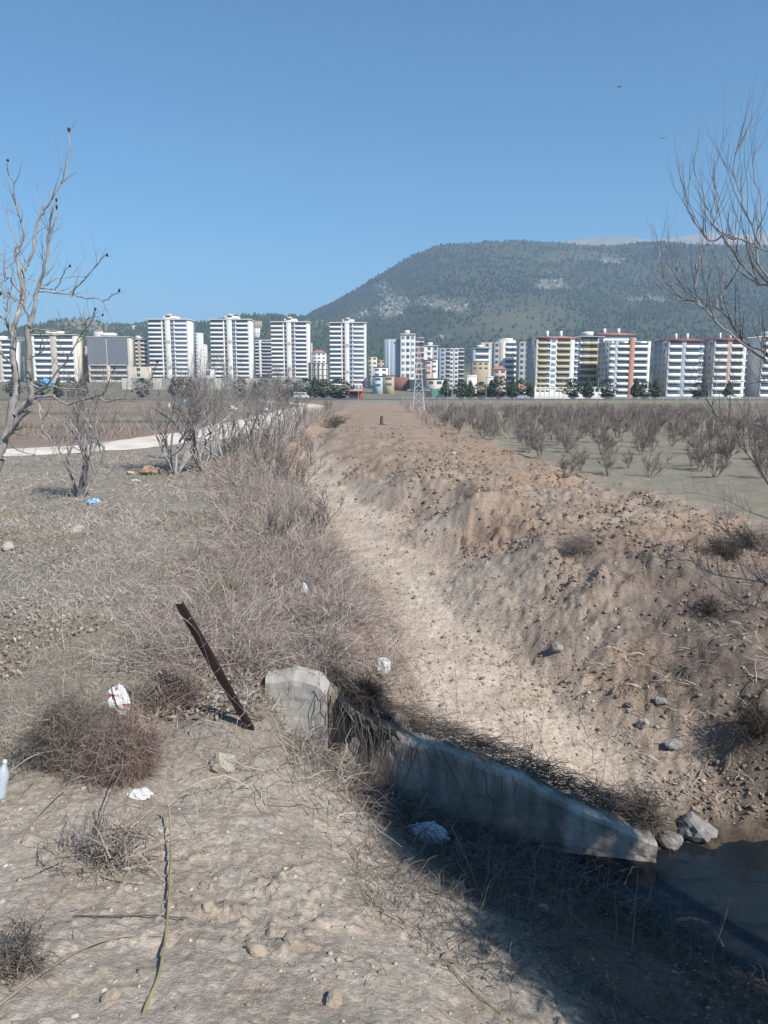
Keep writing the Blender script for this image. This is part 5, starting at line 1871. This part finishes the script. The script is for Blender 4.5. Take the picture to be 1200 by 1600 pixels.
# ------------------------------------------------------------------ orchard bushes on the right
def orchard():
    protos = []
    for q in range(6):
        rng = np.random.default_rng(120 + q)
        out = {}
        for i in range(6):
            a = i * 1.047 + rng.uniform(-.4, .4)
            o_ = rng.uniform(.2, .8)
            grow(rng, (math.cos(a) * .05, math.sin(a) * .05, -.05), (math.cos(a) * o_, math.sin(a) * o_, 1), .62 * rng.uniform(.7, 1.2), .022, 2, out, fork=(2, 3), up=.10, spread=.6, K=4)
        limbs = out[2] + out[1]
        tw = out[0] + side_shoots(out[0] + out[1], rng, 13, .36, .005, upward=.6, K=3)
        tw = [(P, np.maximum(R, .0075)) for P, R in tw]
        protos.append((tubes_mesh('stems', limbs, 5, M_TWIG), tubes_mesh('twigs', tw, 3, M_TWIG)))
    rng = np.random.default_rng(99)
    spots = []
    # rows running away from the camera, slightly askew
    for r_ in range(24):
        for c_ in range(60):
            y = 24.5 + r_ * 2.1 * (1 + r_ * .012) + rng.normal(0, .35)
            x = -2 + c_ * 1.75 + r_ * .35 + rng.normal(0, .35)
            edge = float(np.interp(y, BK_Y, BK_X[:, 7]))
            if x < edge + .2 + (.7 if y < 40 else 0) or x > .56 * y + 1:
                continue
            if 60 < y < 200 and x > .30 * y + 9:
                continue
            spots.append((x, y))
    spots.sort(key=lambda s: s[1])
    spots = spots[:296]
    firsts = [ground_at(884, 748), ground_at(843, 716), ground_at(950, 718), ground_at(982, 732)]
    labs = ['nearest full round bush of the bare orchard, beside the spoil bank', 'leaning dark bush behind the nearest orchard bush', 'upright bush with straight stems right of the leaning one', 'small stumpy bush in the front row of the orchard']
    spots = [(p.x, p.y) for p in firsts] + [s for s in spots if all((s[0] - p.x) ** 2 + (s[1] - p.y) ** 2 > 3.0 for p in firsts)]
    for i, (x, y) in enumerate(spots):
        sm, tm = protos[i % 6]
        r_ = empty('orchard_bush', (x, y, Hs(x, y)), rng.uniform(0, 6.28))
        s = rng.uniform(.58, .88) * (1.0 if y < 45 else 1.12)
        if i == 3: s = .42
        tag(r_, labs[i] if i < 4 else 'bare grey-brown bush in the rows of the orchard', 'bush', 'bushes of the bare orchard')
        for nm, me in (('stems', sm), ('twigs', tm)):
            o = link(nm, me, r_)
            o['kind'] = 'stuff'
            o.scale = (s, s, s * rng.uniform(.9, 1.1))


orchard()


# far scrub that reads as one mass: hedge before the road, weeds left of the road
def far_scrub():
    rng = np.random.default_rng(37)
    parts = []
    n = 24000
    y = rng.uniform(44, 170, n) ; x = np.interp(y, BK_Y, BK_X[:, 7]) * .8 + rng.uniform(0, 1, n) * (.50 * y)
    k = (fbm(x * .12, y * .12, 3, 301) > -.3) & ~((y > 118) & (x > .13 * y)); x, y = x[k], y[k]; n = len(x)
    x = np.round(x / 1.75) * 1.75 + rng.normal(0, .32, n); y = np.round(y / 2.3) * 2.3 + rng.normal(0, .4, n)
    d = np.stack([rng.normal(0, .4, n), rng.normal(0, .4, n), np.ones(n)], 1)
    parts.append(strands(np.stack([x, y, H(x, y) - .05], 1), d, rng.uniform(.5, 1.45, n), np.full(n, .013), pick(BRAMB * .9, n, rng), rng, K=3, wig=.2))
    n = 9000
    y = rng.uniform(42, 150, n); x = -rng.uniform(.12, .55, n) * y
    k = (fbm(x * .12, y * .25, 3, 311) > .0) & (np.abs(x - np.interp(y, [40, 47, 66, 110, 150], [-12, -10.6, -10.2, -11.5, -13])) > 3.2) & (np.abs(y - np.interp(x, ROADX, ROADY)) > 3.4)
    x, y = x[k], y[k]; n = len(x)
    d = np.stack([rng.normal(0, .4, n), rng.normal(0, .4, n), np.ones(n)], 1)
    parts.append(strands(np.stack([x, y, H(x, y) - .05], 1), d, rng.uniform(.25, .9, n), np.full(n, .018), pick(BRAMB * .75, n, rng), rng, K=3, wig=.2))
    n = 3500
    y = rng.uniform(40, 110, n); x = np.interp(y, BK_Y, BK_X[:, 0]) - np.abs(rng.normal(0, 1.2, n)) + .3
    d = np.stack([rng.normal(0, .5, n), rng.normal(0, .5, n), np.ones(n)], 1)
    parts.append(strands(np.stack([x, y, H(x, y) - .05], 1), d, rng.uniform(.4, 1.2, n), np.full(n, .014), pick(BRAMB, n, rng), rng, K=3, wig=.2))
    stuff('far_scrub', parts, 'distant grey-brown scrub across the plain', 'scrub')


far_scrub()


# ------------------------------------------------------------------ willow at the right, trunk outside the picture
def willow():
    base = (3.55, 4.15, Hs(3.55, 4.15) - .1)
    D = 5.0
    join = np.array([3.35, 4.2, 1.0])
    def fromtrunk(pts, y0, y1, r0, r1, attach):
        P, R = branch(pts, y0, y1, r0 * .6, r1 * .7)
        R = R * np.linspace(1, .75, len(R))
        r0 = r0 * .6
        A = spline([tuple(attach), tuple(P[0])], 6)[:-1]
        return (np.concatenate([A, P]), np.concatenate([np.full(5, r0 * 1.15), R]))
    trunk = [(spline([base, (3.5, 4.12, .2), (3.4, 4.2, 1.0), (3.45, 4.1, 2.0)], 14), np.linspace(.11, .06, 14)),
             (spline([(base[0] + .1, base[1] - .1, base[2]), (3.8, 3.7, .5), (3.9, 3.2, 2.0), (3.8, 2.9, 3.4)], 14), np.linspace(.09, .04, 14)),
             (spline([(base[0] + .2, base[1] - .2, base[2]), (3.95, 3.0, .3), (4.15, 1.9, 1.2), (4.2, 1.5, 2.4), (4.25, 1.4, 3.0)], 16), np.linspace(.085, .035, 16)),
             (spline([(base[0] + .1, base[1], base[2]), (4.1, 4.0, .6), (4.5, 3.9, 2.2), (4.6, 3.8, 3.6)], 14), np.linspace(.08, .035, 14))]
    a1, a2, a3 = (3.4, 4.2, 1.6), (3.45, 4.1, 2.0), (3.4, 4.2, .9)
    limbs = [
        fromtrunk([(1290, 640), (1215, 580), (1162, 540), (1118, 502), (1085, 472), (1060, 458), (1036, 425), (1028, 390), (1024, 350)], 4.4, D, .024, .005, a1),
        fromtrunk([(1290, 610), (1210, 560), (1160, 528), (1120, 485), (1095, 468), (1072, 452), (1058, 430), (1054, 402), (1040, 385)], 4.4, D + .2, .018, .005, a2),
        fromtrunk([(1300, 520), (1240, 462), (1198, 447), (1180, 438), (1160, 410), (1140, 385), (1125, 362), (1118, 335), (1116, 300), (1115, 254), (1128, 225), (1145, 190)], 4.4, D, .022, .004, a2),
        fromtrunk([(1300, 560), (1230, 470), (1192, 420), (1182, 400), (1178, 385), (1150, 375), (1135, 364), (1120, 350), (1105, 330), (1098, 300), (1088, 270), (1084, 246)], 4.4, D + .3, .018, .004, a2),
        branch([(1130, 366), (1108, 374), (1090, 356), (1076, 335), (1068, 310), (1066, 290), (1062, 256)], D + .2, D + .5, .008, .003),
        fromtrunk([(1320, 500), (1250, 420), (1205, 395), (1186, 380), (1186, 340), (1184, 310), (1176, 250), (1192, 220)], 4.3, D - .2, .016, .004, a2),
        branch([(1184, 395), (1165, 330), (1152, 300), (1148, 250), (1160, 215), (1174, 195)], D, D + .3, .008, .003),
        branch([(1118, 502), (1100, 478), (1090, 455), (1084, 425), (1088, 408), (1104, 386), (1112, 330)], D - .1, D + .3, .009, .003),
        branch([(1120, 482), (1130, 455), (1136, 425), (1148, 380), (1155, 340)], D, D + .2, .008, .003),
        fromtrunk([(1330, 840), (1255, 800), (1198, 752), (1165, 700), (1135, 665), (1115, 640), (1104, 605), (1100, 588)], 4.0, D + .1, .022, .006, a3),
        fromtrunk([(1330, 700), (1260, 610), (1200, 596), (1150, 600), (1100, 606), (1040, 610)], 4.2, D + .3, .010, .003, a1),
        fromtrunk([(1330, 760), (1260, 720), (1200, 678), (1160, 640), (1140, 610)], 4.2, D, .014, .004, a1),
        fromtrunk([(1340, 960), (1270, 935), (1200, 912), (1130, 900), (1090, 885), (1060, 875), (1010, 868), (985, 860), (976, 840)], 4.0, D + .6, .016, .003, a3),
        fromtrunk([(1340, 940), (1270, 910), (1200, 870), (1150, 842), (1110, 820), (1080, 800), (1040, 780)], 4.0, D + .6, .014, .003, a3),
        fromtrunk([(1340, 1010), (1260, 980), (1200, 958), (1150, 936), (1100, 905), (1060, 872), (1000, 838)], 4.0, D + .8, .012, .003, a3),
        fromtrunk([(1340, 880), (1260, 840), (1200, 812), (1150, 792), (1090, 770), (1020, 770)], 4.0, D + .9, .011, .003, a3),
    ]
    rng = np.random.default_rng(41)
    tw = side_shoots(limbs[:12], rng, 13, .52, .0052, upward=.95, spread=.55, curl=.22)
    tw += side_shoots(limbs[9:], rng, 13.0, .44, .0040, upward=.9, spread=.6, curl=.25)
    tw += side_shoots(tw, rng, 2.4, .24, .0028, upward=.8, spread=.6)
    # the dense crown to the right of and behind the camera, thickened and trimmed to shade the wall and the stream
    out = {}
    for (p, d) in [((3.45, 4.1, 1.9), (.1, -.8, 1)), ((3.85, 3.2, 1.9), (-.6, -.5, 1)), ((3.8, 2.9, 3.3), (-.5, -.4, 1)), ((4.5, 3.9, 2.2), (-.2, -.6, 1)), ((4.6, 3.8, 3.5), (-.5, -.5, .8)), ((3.85, 3.2, 1.9), (.3, -.9, .8)), ((3.8, 2.9, 3.2), (.4, -.8, .8)), ((3.9, 3.3, 1.6), (-.2, -1.2, .5)), ((4.5, 3.9, 2.4), (.5, -.3, 1)), ((4.15, 1.7, 1.5), (-.5, -.6, 1)), ((4.15, 1.7, 1.5), (.4, .2, 1)), ((4.2, 1.5, 2.5), (-.7, .2, .8)), ((4.2, 1.5, 2.5), (-.1, -.9, .8)), ((4.2, 1.6, 2.0), (.6, -.5, .8)), ((4.25, 1.4, 3.0), (-.4, -.2, 1)), ((4.2, 1.5, 2.4), (.8, -.3, .8)), ((4.2, 1.6, 2.0), (.9, .1, .7)), ((4.5, 3.9, 2.2), (.8, -.8, .7)), ((4.25, 1.4, 2.9), (.6, .5, .8)), ((4.2, 1.5, 1.9), (.2, -1, .5))]:
        grow(rng, p, d, 1.15, .04, 4, out, fork=(2, 3), up=.08, spread=.75, shrink=.74, K=5)
    def lands(p, m_=0.0):
        """outside the picture, and its shade falls on the slope before the wall"""
        k = (p[2] + .4) / sun_vec.z
        qx, qy = p[0] - k * sun_vec.x, p[1] - k * sun_vec.y
        m_ = m_ + .30 * math.sin(qy * 4.1 + 1.3) * math.sin(qy * 1.7)
        return p[0] > .62 * max(p[1], 0) + .35 and qx > float(np.interp(qy, [2.4, 2.9, 3.4, 4.0, 4.6, 5.4, 6.0, 7.0], [.9, .55, .35, .12, .1, .0, -.05, -.25])) + m_ and qy < 7.0 - .2 * qx
    def off_view(P):
        return all(lands(p) for p in P)
    crown = [b for k in (4, 3, 2) for b in out[k] if off_view(b[0])]
    fine = [b for k in (1, 0) for b in out[k] if off_view(b[0])]
    fine2 = side_shoots(fine, rng, 11, .42, .006, upward=.4, spread=.9)
    fine2 = [b for b in fine2 if off_view(b[0])]
    pool = np.concatenate([b[0] for b in crown + fine + fine2])
    sel = pool[rng.integers(0, len(pool), 30000)] + rng.normal(0, .2, (30000, 3))
    sel = sel[(sel[:, 0] > .62 * np.maximum(sel[:, 1], 0) + .6) & (sel[:, 2] > 1.5) & (sel[:, 1] < 4.3)]
    sel = sel[[lands(p, .25) for p in sel]]
    sel = sel[fbm(sel[:, 0] * 1.7 + sel[:, 2], sel[:, 1] * 1.7 - sel[:, 2], 2, 5) > np.where(sel[:, 1] + (sel[:, 2] + .4) / sun_vec.z * -sun_vec.y > 5.9, .02, -.28)]
    dv = rng.normal(0, 1, sel.shape) + np.array([.2, -.2, .5])
    dense = strands(sel - np.array(base), dv, rng.uniform(.2, .6, len(sel)), np.full(len(sel), .0075), pick(BRAMB * .6, len(sel), rng), rng, K=4, wig=.25)
    limbs += crown
    tw += fine + [(P, np.maximum(R, .0045)) for P, R in fine2]
    wt = finish_tree('willow_tree', 'bare willow reaching in from the right edge with upswept twigs', 'tree', base, trunk, limbs, tw, (M_BARK2, M_BARK2, M_TWIG), sides=(8, 5, 3))
    o = link('shade_twigs', mesh_np('shade_twigs', dense[0], dense[1], M_STRAND, dense[2]), wt)
    o['kind'] = 'stuff'


willow()

# ------------------------------------------------------------------ dead plants in the foreground
def tumble_bush(name, label, px, py, rx, rz, n, pal, seed, rad=.0022, l=.30, cat='bush'):
    rng = np.random.default_rng(seed)
    g = ground_at(px, py)
    root = empty(name, g)
    tag(root, label, cat)
    # stems from one foot, then a dense ball of fine twigs
    m = 46
    a = rng.uniform(0, 6.283, m); o_ = rng.uniform(.1, 1.2, m)
    d = np.stack([np.cos(a) * o_, np.sin(a) * o_, np.ones(m)], 1)
    V, F, C = strands(rng.normal(0, .03, (m, 3)) * np.array([1, 1, .2]), d, rng.uniform(.6, 1.1, m) * rz * 1.5, rng.uniform(.003, .006, m), pick(pal * .8, m, rng), rng, K=6, droop=.15, wig=.25)
    o = link('stems', mesh_np('stems', V, F, M_STRAND, C), root); o['kind'] = 'stuff'
    q = rng.normal(0, 1, (n, 3)); q /= np.linalg.norm(q, axis=1, keepdims=True)
    rr = rng.uniform(0, 1, n) ** .45
    lump = 1 + .5 * fbm(q[:, 0] * 2.3 + seed, q[:, 1] * 2.3 + q[:, 2], 2, seed)
    P = q * (rr * lump)[:, None] * np.array([rx, rx * .9, rz]) + np.array([0, 0, rz * .95])
    P = P + fbm(P[:, :1] * 9 + seed, P[:, 1:2] * 9 - P[:, 2:] * 7, 2, seed) * .12
    d = q * .15 + rng.normal(0, .9, (n, 3)) + np.array([0, 0, .25])
    V, F, C = strands(P, d, l * rng.uniform(.2, 1.0, n), rng.uniform(.5, 1.2, n) * rad, pick(pal, n, rng), rng, K=4, droop=.3, wig=.6)
    o = link('twigs', mesh_np('twigs', V, F, M_STRAND, C), root); o['kind'] = 'stuff'
    return root


GREYB = np.array([[.105, .090, .078], [.140, .120, .105], [.085, .072, .064], [.170, .150, .130]])
REDB = np.array([[.150, .085, .070], [.120, .065, .055], [.185, .120, .100], [.200, .150, .125]])
tumble_bush('dead_bush', 'round dense grey dead bush at the left above the soil', 108, 1196, .27, .27, 11000, GREYB * 1.35, 3, l=.15, rad=.0015)
tumble_bush('dead_plant', 'red-brown dead plant right of the round grey bush', 205, 1215, .28, .24, 6000, np.concatenate([REDB * 1.4, GREYS]), 4, l=.20, rad=.0016)
tumble_bush('dead_plant', 'thin brown dead weed patch left of the rusty post', 268, 1110, .30, .18, 1700, np.concatenate([REDB * 1.3, GREYS]), 5, rad=.0018)
tumble_bush('dead_plant', 'dark tangle of dead vine on the wall top', 560, 1108, .20, .08, 1300, GREYB * .45, 6)
tumble_bush('dead_plant', 'dark clump of dead stalks at the wall end by the water', 985, 1290, .32, .14, 1500, GREYB * .7, 7)
tumble_bush('dead_plant', 'charred dark tussock on the spoil bank near the right edge', 1130, 870, .34, .14, 1100, GREYB * .45, 8)
tumble_bush('dead_plant', 'dark weathered root mass in the far ditch', 522, 668, .9, .45, 500, GREYB * .7, 9, rad=.012, l=.9)
tumble_bush('dead_plant', 'black charred root clump at the right edge of the spoil bank', 1168, 855, .36, .12, 900, GREYB * .35, 21)
tumble_bush('dead_plant', 'dark root tuft lower on the right spoil bank', 1108, 960, .24, .08, 600, GREYB * .4, 22)
tumble_bush('dead_plant', 'dark root mass in the cut bank at the right edge', 1178, 1150, .26, .16, 900, GREYB * .4, 23)
tumble_bush('dead_plant', 'dry tuft on the spoil bank below the orchard bushes', 905, 862, .35, .14, 900, GREYS, 10)
tumble_bush('dead_plant', 'grey tussock at the bottom left corner of the soil', 22, 1520, .14, .06, 600, GREYB, 12, l=.14)
tumble_bush('dead_plant', 'green-grey grass tussock beyond the post', 355, 945, .16, .20, 700, np.array([[.16, .17, .10], [.2, .19, .14]]), 13)
tumble_bush('dead_plant', 'tangle of pale dry sticks below the round grey bush', 165, 1345, .30, .08, 420, GREYS * 1.1, 14, l=.34, rad=.003)


def stick(name, label, pts, r0, r1, mat, lift=.012, cat='stick', knots=0, ground=True):
    W = []
    for q in pts:
        if ground:
            g = ground_at(q[0], q[1])
            W.append((g.x, g.y, g.z + lift + (q[2] if len(q) > 2 else 0)))
        else:
            W.append(tuple(at(*q)))
    P = spline(W, 10 * len(W))
    R = np.linspace(r0, r1, len(P))
    if knots:
        R = R * (1 + .16 * (np.abs(np.sin(np.linspace(0, knots * np.pi, len(P)))) < .12))
    o = link(name, tubes_mesh(name, [(P, R)], 7, mat))
    tag(o, label, cat)
    return o


stick('cane', 'long bent yellow-green cane lying on the soil down to the bottom edge', [(265, 1285, .10), (268, 1340, .05), (262, 1440, .01), (250, 1520), (228, 1580), (214, 1625)],   .0062, .0075, M_CANE, .012, knots=9)
stick('fallen_stick', 'long thin grey stick curving across the bottom left soil', [(-20, 1590), (60, 1530), (130, 1490), (190, 1471), (255, 1470)], .008, .003, M_DEADSTICK)
stick('fallen_stick', 'straight dark twig lying left of the cane', [(115, 1434), (180, 1436), (240, 1436), (292, 1440)], .004, .003, material('dark_stick', (.10, .08, .07), rough=.9, var=.2))
stick('fallen_stick', 'pale bleached stick leaning out of the grey bush', [(0, 1245, .1), (60, 1215, .16), (140, 1206, .16), (185, 1208, .1)], .005, .003, M_DEADSTICK)
stick('fallen_stick', 'long purplish stem slanting up from the dead plant', [(137, 1352, 0), (165, 1290, .10), (205, 1230, .2), (262, 1160, .28), (330, 1104, .2)], .0055, .003, material('purple_stem', (.16, .11, .105), rough=.8, var=.2))
stick('fallen_stick', 'bleached straight stick lying below the grey bush', [(33, 1320), (60, 1285, .03), (108, 1243, .06)], .006, .004, M_DEADSTICK)
stick('fallen_stick', 'thin straw stalk lying across the brush before the wall', [(205, 1102, .2), (260, 1104, .22), (300, 1110, .2)], .003, .002, M_CANE)
stick('fallen_stick', 'dark root lying on the spoil bank near the right edge', [(1120, 1134), (1150, 1132, .02), (1168, 1130)], .012, .006, MATS['dark_stick'])
stick('fallen_stick', 'pale broken reed stem on the mud by the water', [(1128, 1215), (1138, 1204, .04), (1140, 1192, .06)], .010, .006, M_DEADSTICK)
stick('fallen_stick', 'pale reed stem lying flat on the mud by the water', [(1092, 1216), (1098, 1206), (1112, 1222)], .009, .006, M_DEADSTICK)
stick('fallen_stick', 'long dry stalk leaning over the shaded slope before the wall end', [(800, 1335, 0), (870, 1290, .2), (960, 1395, .02)], .004, .003, M_DEADSTICK)
stick('fallen_stick', 'pale curved straw in the shade at the bottom', [(700, 1512), (740, 1555), (800, 1600)], .0045, .003, M_CANE)
stick('fallen_stick', 'thin upright weed stalk on the trench floor behind the wall', [(716, 1160, 0), (712, 1100, .22), (707, 1045, .55)], .004, .002, M_TWIG)
stick('fallen_stick', 'short upright weed stalk behind the wall right of the taller one', [(840, 1200, 0), (846, 1160, .2), (852, 1130, .34)], .004, .002, M_TWIG)
stick('fallen_stick', 'upright weed stalk behind the wall nearest its low end', [(940, 1232, 0), (950, 1180, .25), (958, 1130, .5)], .004, .002, M_TWIG)
stick('fallen_stick', 'thin grey branch lying in front of the concrete footing', [(345, 1115, .03), (380, 1123, .03), (412, 1131, .03)], .010, .008, MATS['dark_stick'])

# old tree stump at the far end of the dug track
g = ground_at(596, 664)
root = empty('tree_stump', g)
tag(root, 'dark short tree stump standing on the far dug track', 'stump')
P = np.array([(0, 0, -.1), (.02, 0, .3), (.0, .02, .48), (.04, 0, .62)])
link('trunk', tubes_mesh('trunk', [(P, np.array([.17, .12, .10, .09]))], 9, material('stump_wood', (.10, .07, .06), rough=.9, var=.3), ), root)
link('root', tubes_mesh('root', [(np.array([(.1, 0, .15), (.4, -.1, .03), (.6, -.15, -.05)]), np.array([.10, .06, .03]))], 6, M_BARK2), root)


# ------------------------------------------------------------------ litter
def crumple(name, label, px, py, wpx, mats, seed, squash=(1, .8, .5), lift=0.0, cat='litter', holes=0, rough=.55, off=(0, 0, 0)):
    """a crumpled bag or sheet: strongly folded skin"""
    rng = np.random.default_rng(seed)
    g = ground_at(px, py)
    d = (g - Vector((0, 0, CAM_Z))).length
    s = wpx / 2 / FPX * d
    bm = bmesh.new()
    bmesh.ops.create_icosphere(bm, subdivisions=4, radius=1)
    o_ = rng.uniform(-20, 20, 3)
    co = np.array([v.co[:] for v in bm.verts])
    n1 = fbm(co[:, 0] * 2.2 + o_[0] + co[:, 2] * 1.3, co[:, 1] * 2.2 + o_[1] - co[:, 2], 3, seed)
    n2 = 1 - 2 * np.abs(fbm(co[:, 0] * 4.5 + o_[1] + co[:, 2] * 2.1, co[:, 1] * 4.5 + o_[2] - co[:, 2] * 1.7, 3, seed + 5))
    co = co * (1 + rough * n1 + rough * .35 * n2)[:, None] * np.array(squash) * s
    for v, c in zip(bm.verts, co): v.co = c
    me = bpy.data.meshes.new(name)
    bm.to_mesh(me); bm.free()
    for m_ in mats: me.materials.append(m_)
    if len(mats) > 1:
        for f in me.polygons:
            c = f.center / s
            f.material_index = 1 if float(vnoise(np.array([c.x * 3.3 + 3]), np.array([c.z * 3.6 + c.y]), seed)[0]) > .42 else 0
    o = link(name, me, loc=(g.x + off[0], g.y + off[1], g.z + s * squash[2] * .55 + lift + off[2]))
    tag(o, label, cat)
    return o


P_WHITE = material('white_plastic', (.56, .56, .57), rough=.35, var=.1, vscale=20, spec=.5)
P_RED = material('red_print', (.36, .10, .10), rough=.4, var=.1)
P_CLEAR = material('milky_plastic', (.62, .65, .68), rough=.25, var=.12, vscale=12, spec=.5, translucent=.35)
P_BLUE = material('blue_plastic', (.12, .33, .60), rough=.4, var=.15, vscale=8)
P_TARP = material('pale_blue_sheet', (.30, .52, .60), rough=.5, var=.15, vscale=3)
P_BLACK = material('black_sheet', (.02, .022, .026), rough=.35, var=.2, vscale=9)
crumple('plastic_bag', 'crumpled white bag with red print caught in the red-brown plant', 187, 1128, 36, [P_WHITE, P_RED], 1, squash=(.75, .5, 1.0), lift=.12)
crumple('plastic_bag', 'small white scrap low in the red-brown dead plant', 218, 1246, 30, [P_WHITE], 2, squash=(1, .7, .35))
crumple('plastic_bag', 'crumpled milky plastic bag in the shaded gully', 668, 1312, 50, [P_CLEAR], 3, squash=(1, .7, .5))
crumple('plastic_bag', 'torn pale plastic scrap in the brambles above the wall', 597, 1062, 24, [P_CLEAR], 4, squash=(.8, .6, .9), lift=.10)
crumple('plastic_bag', 'small pale plastic scrap high in the brambles', 476, 952, 14, [P_CLEAR], 5, squash=(.6, .6, 1.2), lift=.22)
crumple('foam_piece', 'white foam piece floating on the stream by the wall end', 1078, 1358, 26, [P_WHITE], 6, squash=(1, .7, .22), lift=.0)
crumple('plastic_bag', 'blue plastic scrap on the turf below the leaning fig tree', 146, 787, 16, [P_BLUE, P_WHITE], 7, squash=(1, .5, .5))
crumple('plastic_sheet', 'pale blue rubbish sheet beyond the dirt road', 291, 640, 19, [P_TARP], 8, squash=(1, .8, .8))
crumple('plastic_bag', 'white scrap left of the pale blue sheet', 266, 638, 8, [P_WHITE], 9, squash=(.7, .7, 1))
crumple('plastic_sheet', 'bright blue tarpaulin heap behind the fig tree', 73, 603, 16, [P_BLUE], 10, squash=(1, .8, .8))
crumple('plastic_bag', 'grey-white rubbish beyond the road behind the fig shrubs', 362, 640, 12, [P_WHITE], 11)
crumple('plastic_bag', 'white rubbish beyond the road, right of the grey-white rubbish', 412, 642, 12, [P_WHITE], 12)
crumple('plastic_bag', 'white paper scrap on the turf near the orange heap', 211, 752, 10, [P_WHITE], 13, squash=(1, .8, .25))
crumple('plastic_bag', 'flat white scrap at the left edge beside the bush', 48, 1170, 20, [P_CLEAR], 14, squash=(1, .7, .3))

def drape(name, label, x0, x1, drop, mat, seed):
    """torn sheet hanging over the wall top, ragged below"""
    nx, nv = 26, 22
    V, F = [], []
    for i in range(nx):
        x = x0 + (x1 - x0) * i / (nx - 1)
        rag = drop * (.55 + .45 * float(fbm(np.array([x * 14.0]), np.array([seed * 1.0]), 3, seed)[0]) * 1.6)
        for k in range(nv):
            f = k / (nv - 1)
            fold = .022 * float(fbm(np.array([x * 9.0]), np.array([f * 2.0]), 3, seed + 3)[0])
            if f < .4:
                V.append((x + fold, wall_y(x) + .14 - f / .4 * .33, float(wall_top(x)) + .03 + fold * .6))
            else:
                q = (f - .4) / .6
                V.append((x + .03 * math.sin(q * 3 + i), wall_y(x) - .195 - .03 * q + fold * 1.6, float(wall_top(x)) + .02 - rag * q))
    for i in range(nx - 1):
        for k in range(nv - 1):
            if k > 12 and float(_hash(np.array([i // 2]), np.array([k // 3]), seed)[0]) > .72:
                continue
            a = i * nv + k
            F.append((a, a + nv, a + nv + 1, a + 1))
    me = bpy.data.meshes.new(name)
    me.from_pydata(V, [], F)
    me.materials.append(mat)
    o = link(name, me)
    md = o.modifiers.new('thick', 'SOLIDIFY'); md.thickness = .003
    tag(o, label, 'litter')


drape('dark_sheet', 'torn black sheet hanging in shreds over the concrete wall top', -.42, .12, .42, P_BLACK, 15)
crumple('plastic_bag', 'white scrap among the far orchard bushes', 1010, 652, 5, [P_WHITE], 16)

# clear bottle at the left edge
g = ground_at(2, 1248)
root = empty('plastic_bottle', (g.x - .02, g.y, g.z))
tag(root, 'crushed pale blue plastic bottle at the left edge of the soil', 'bottle')
prof = [(0, .045), (.05, .045), (.06, .040), (.10, .045), (.15, .044), (.19, .03), (.215, .014), (.235, .014)]
link('body', tubes_mesh('body', [(np.array([(0, .0 + .004 * math.sin(z * 60), z + .002) for z, r_ in prof]), np.array([r_ for z, r_ in prof]))], 14, material('bottle_plastic', (.50, .58, .66), rough=.15, var=.1, spec=.5, translucent=.45)), root)
link('cap', tubes_mesh('cap', [(np.array([(0, 0, .234), (0, 0, .252)]), np.array([.016, .015]))], 12, P_WHITE), root)
root.rotation_euler = (-.25, .15, 0)

# ------------------------------------------------------------------ haze over the plain
me = cube_mesh(M_ASPH).copy()
me.materials.clear()
hm = bpy.data.materials.new('haze_air')
hm.use_nodes = True
hn = hm.node_tree
hn.nodes.clear()
ho = hn.nodes.new('ShaderNodeOutputMaterial')
hv = hn.nodes.new('ShaderNodeVolumePrincipled')
hv.inputs['Color'].default_value = (0.42, 0.60, 0.83, 1)
hv.inputs['Density'].default_value = 0.00019
hv.inputs['Anisotropy'].default_value = 0.0
hn.links.new(hv.outputs[0], ho.inputs['Volume'])
me.materials.append(hm)
hz = link('haze', me)
hz.location = (0, 3000, 340)
hz.scale = (14000, 12600, 860)
tag(hz, 'thin bluish haze filling the air over the plain', 'haze', kind='stuff')
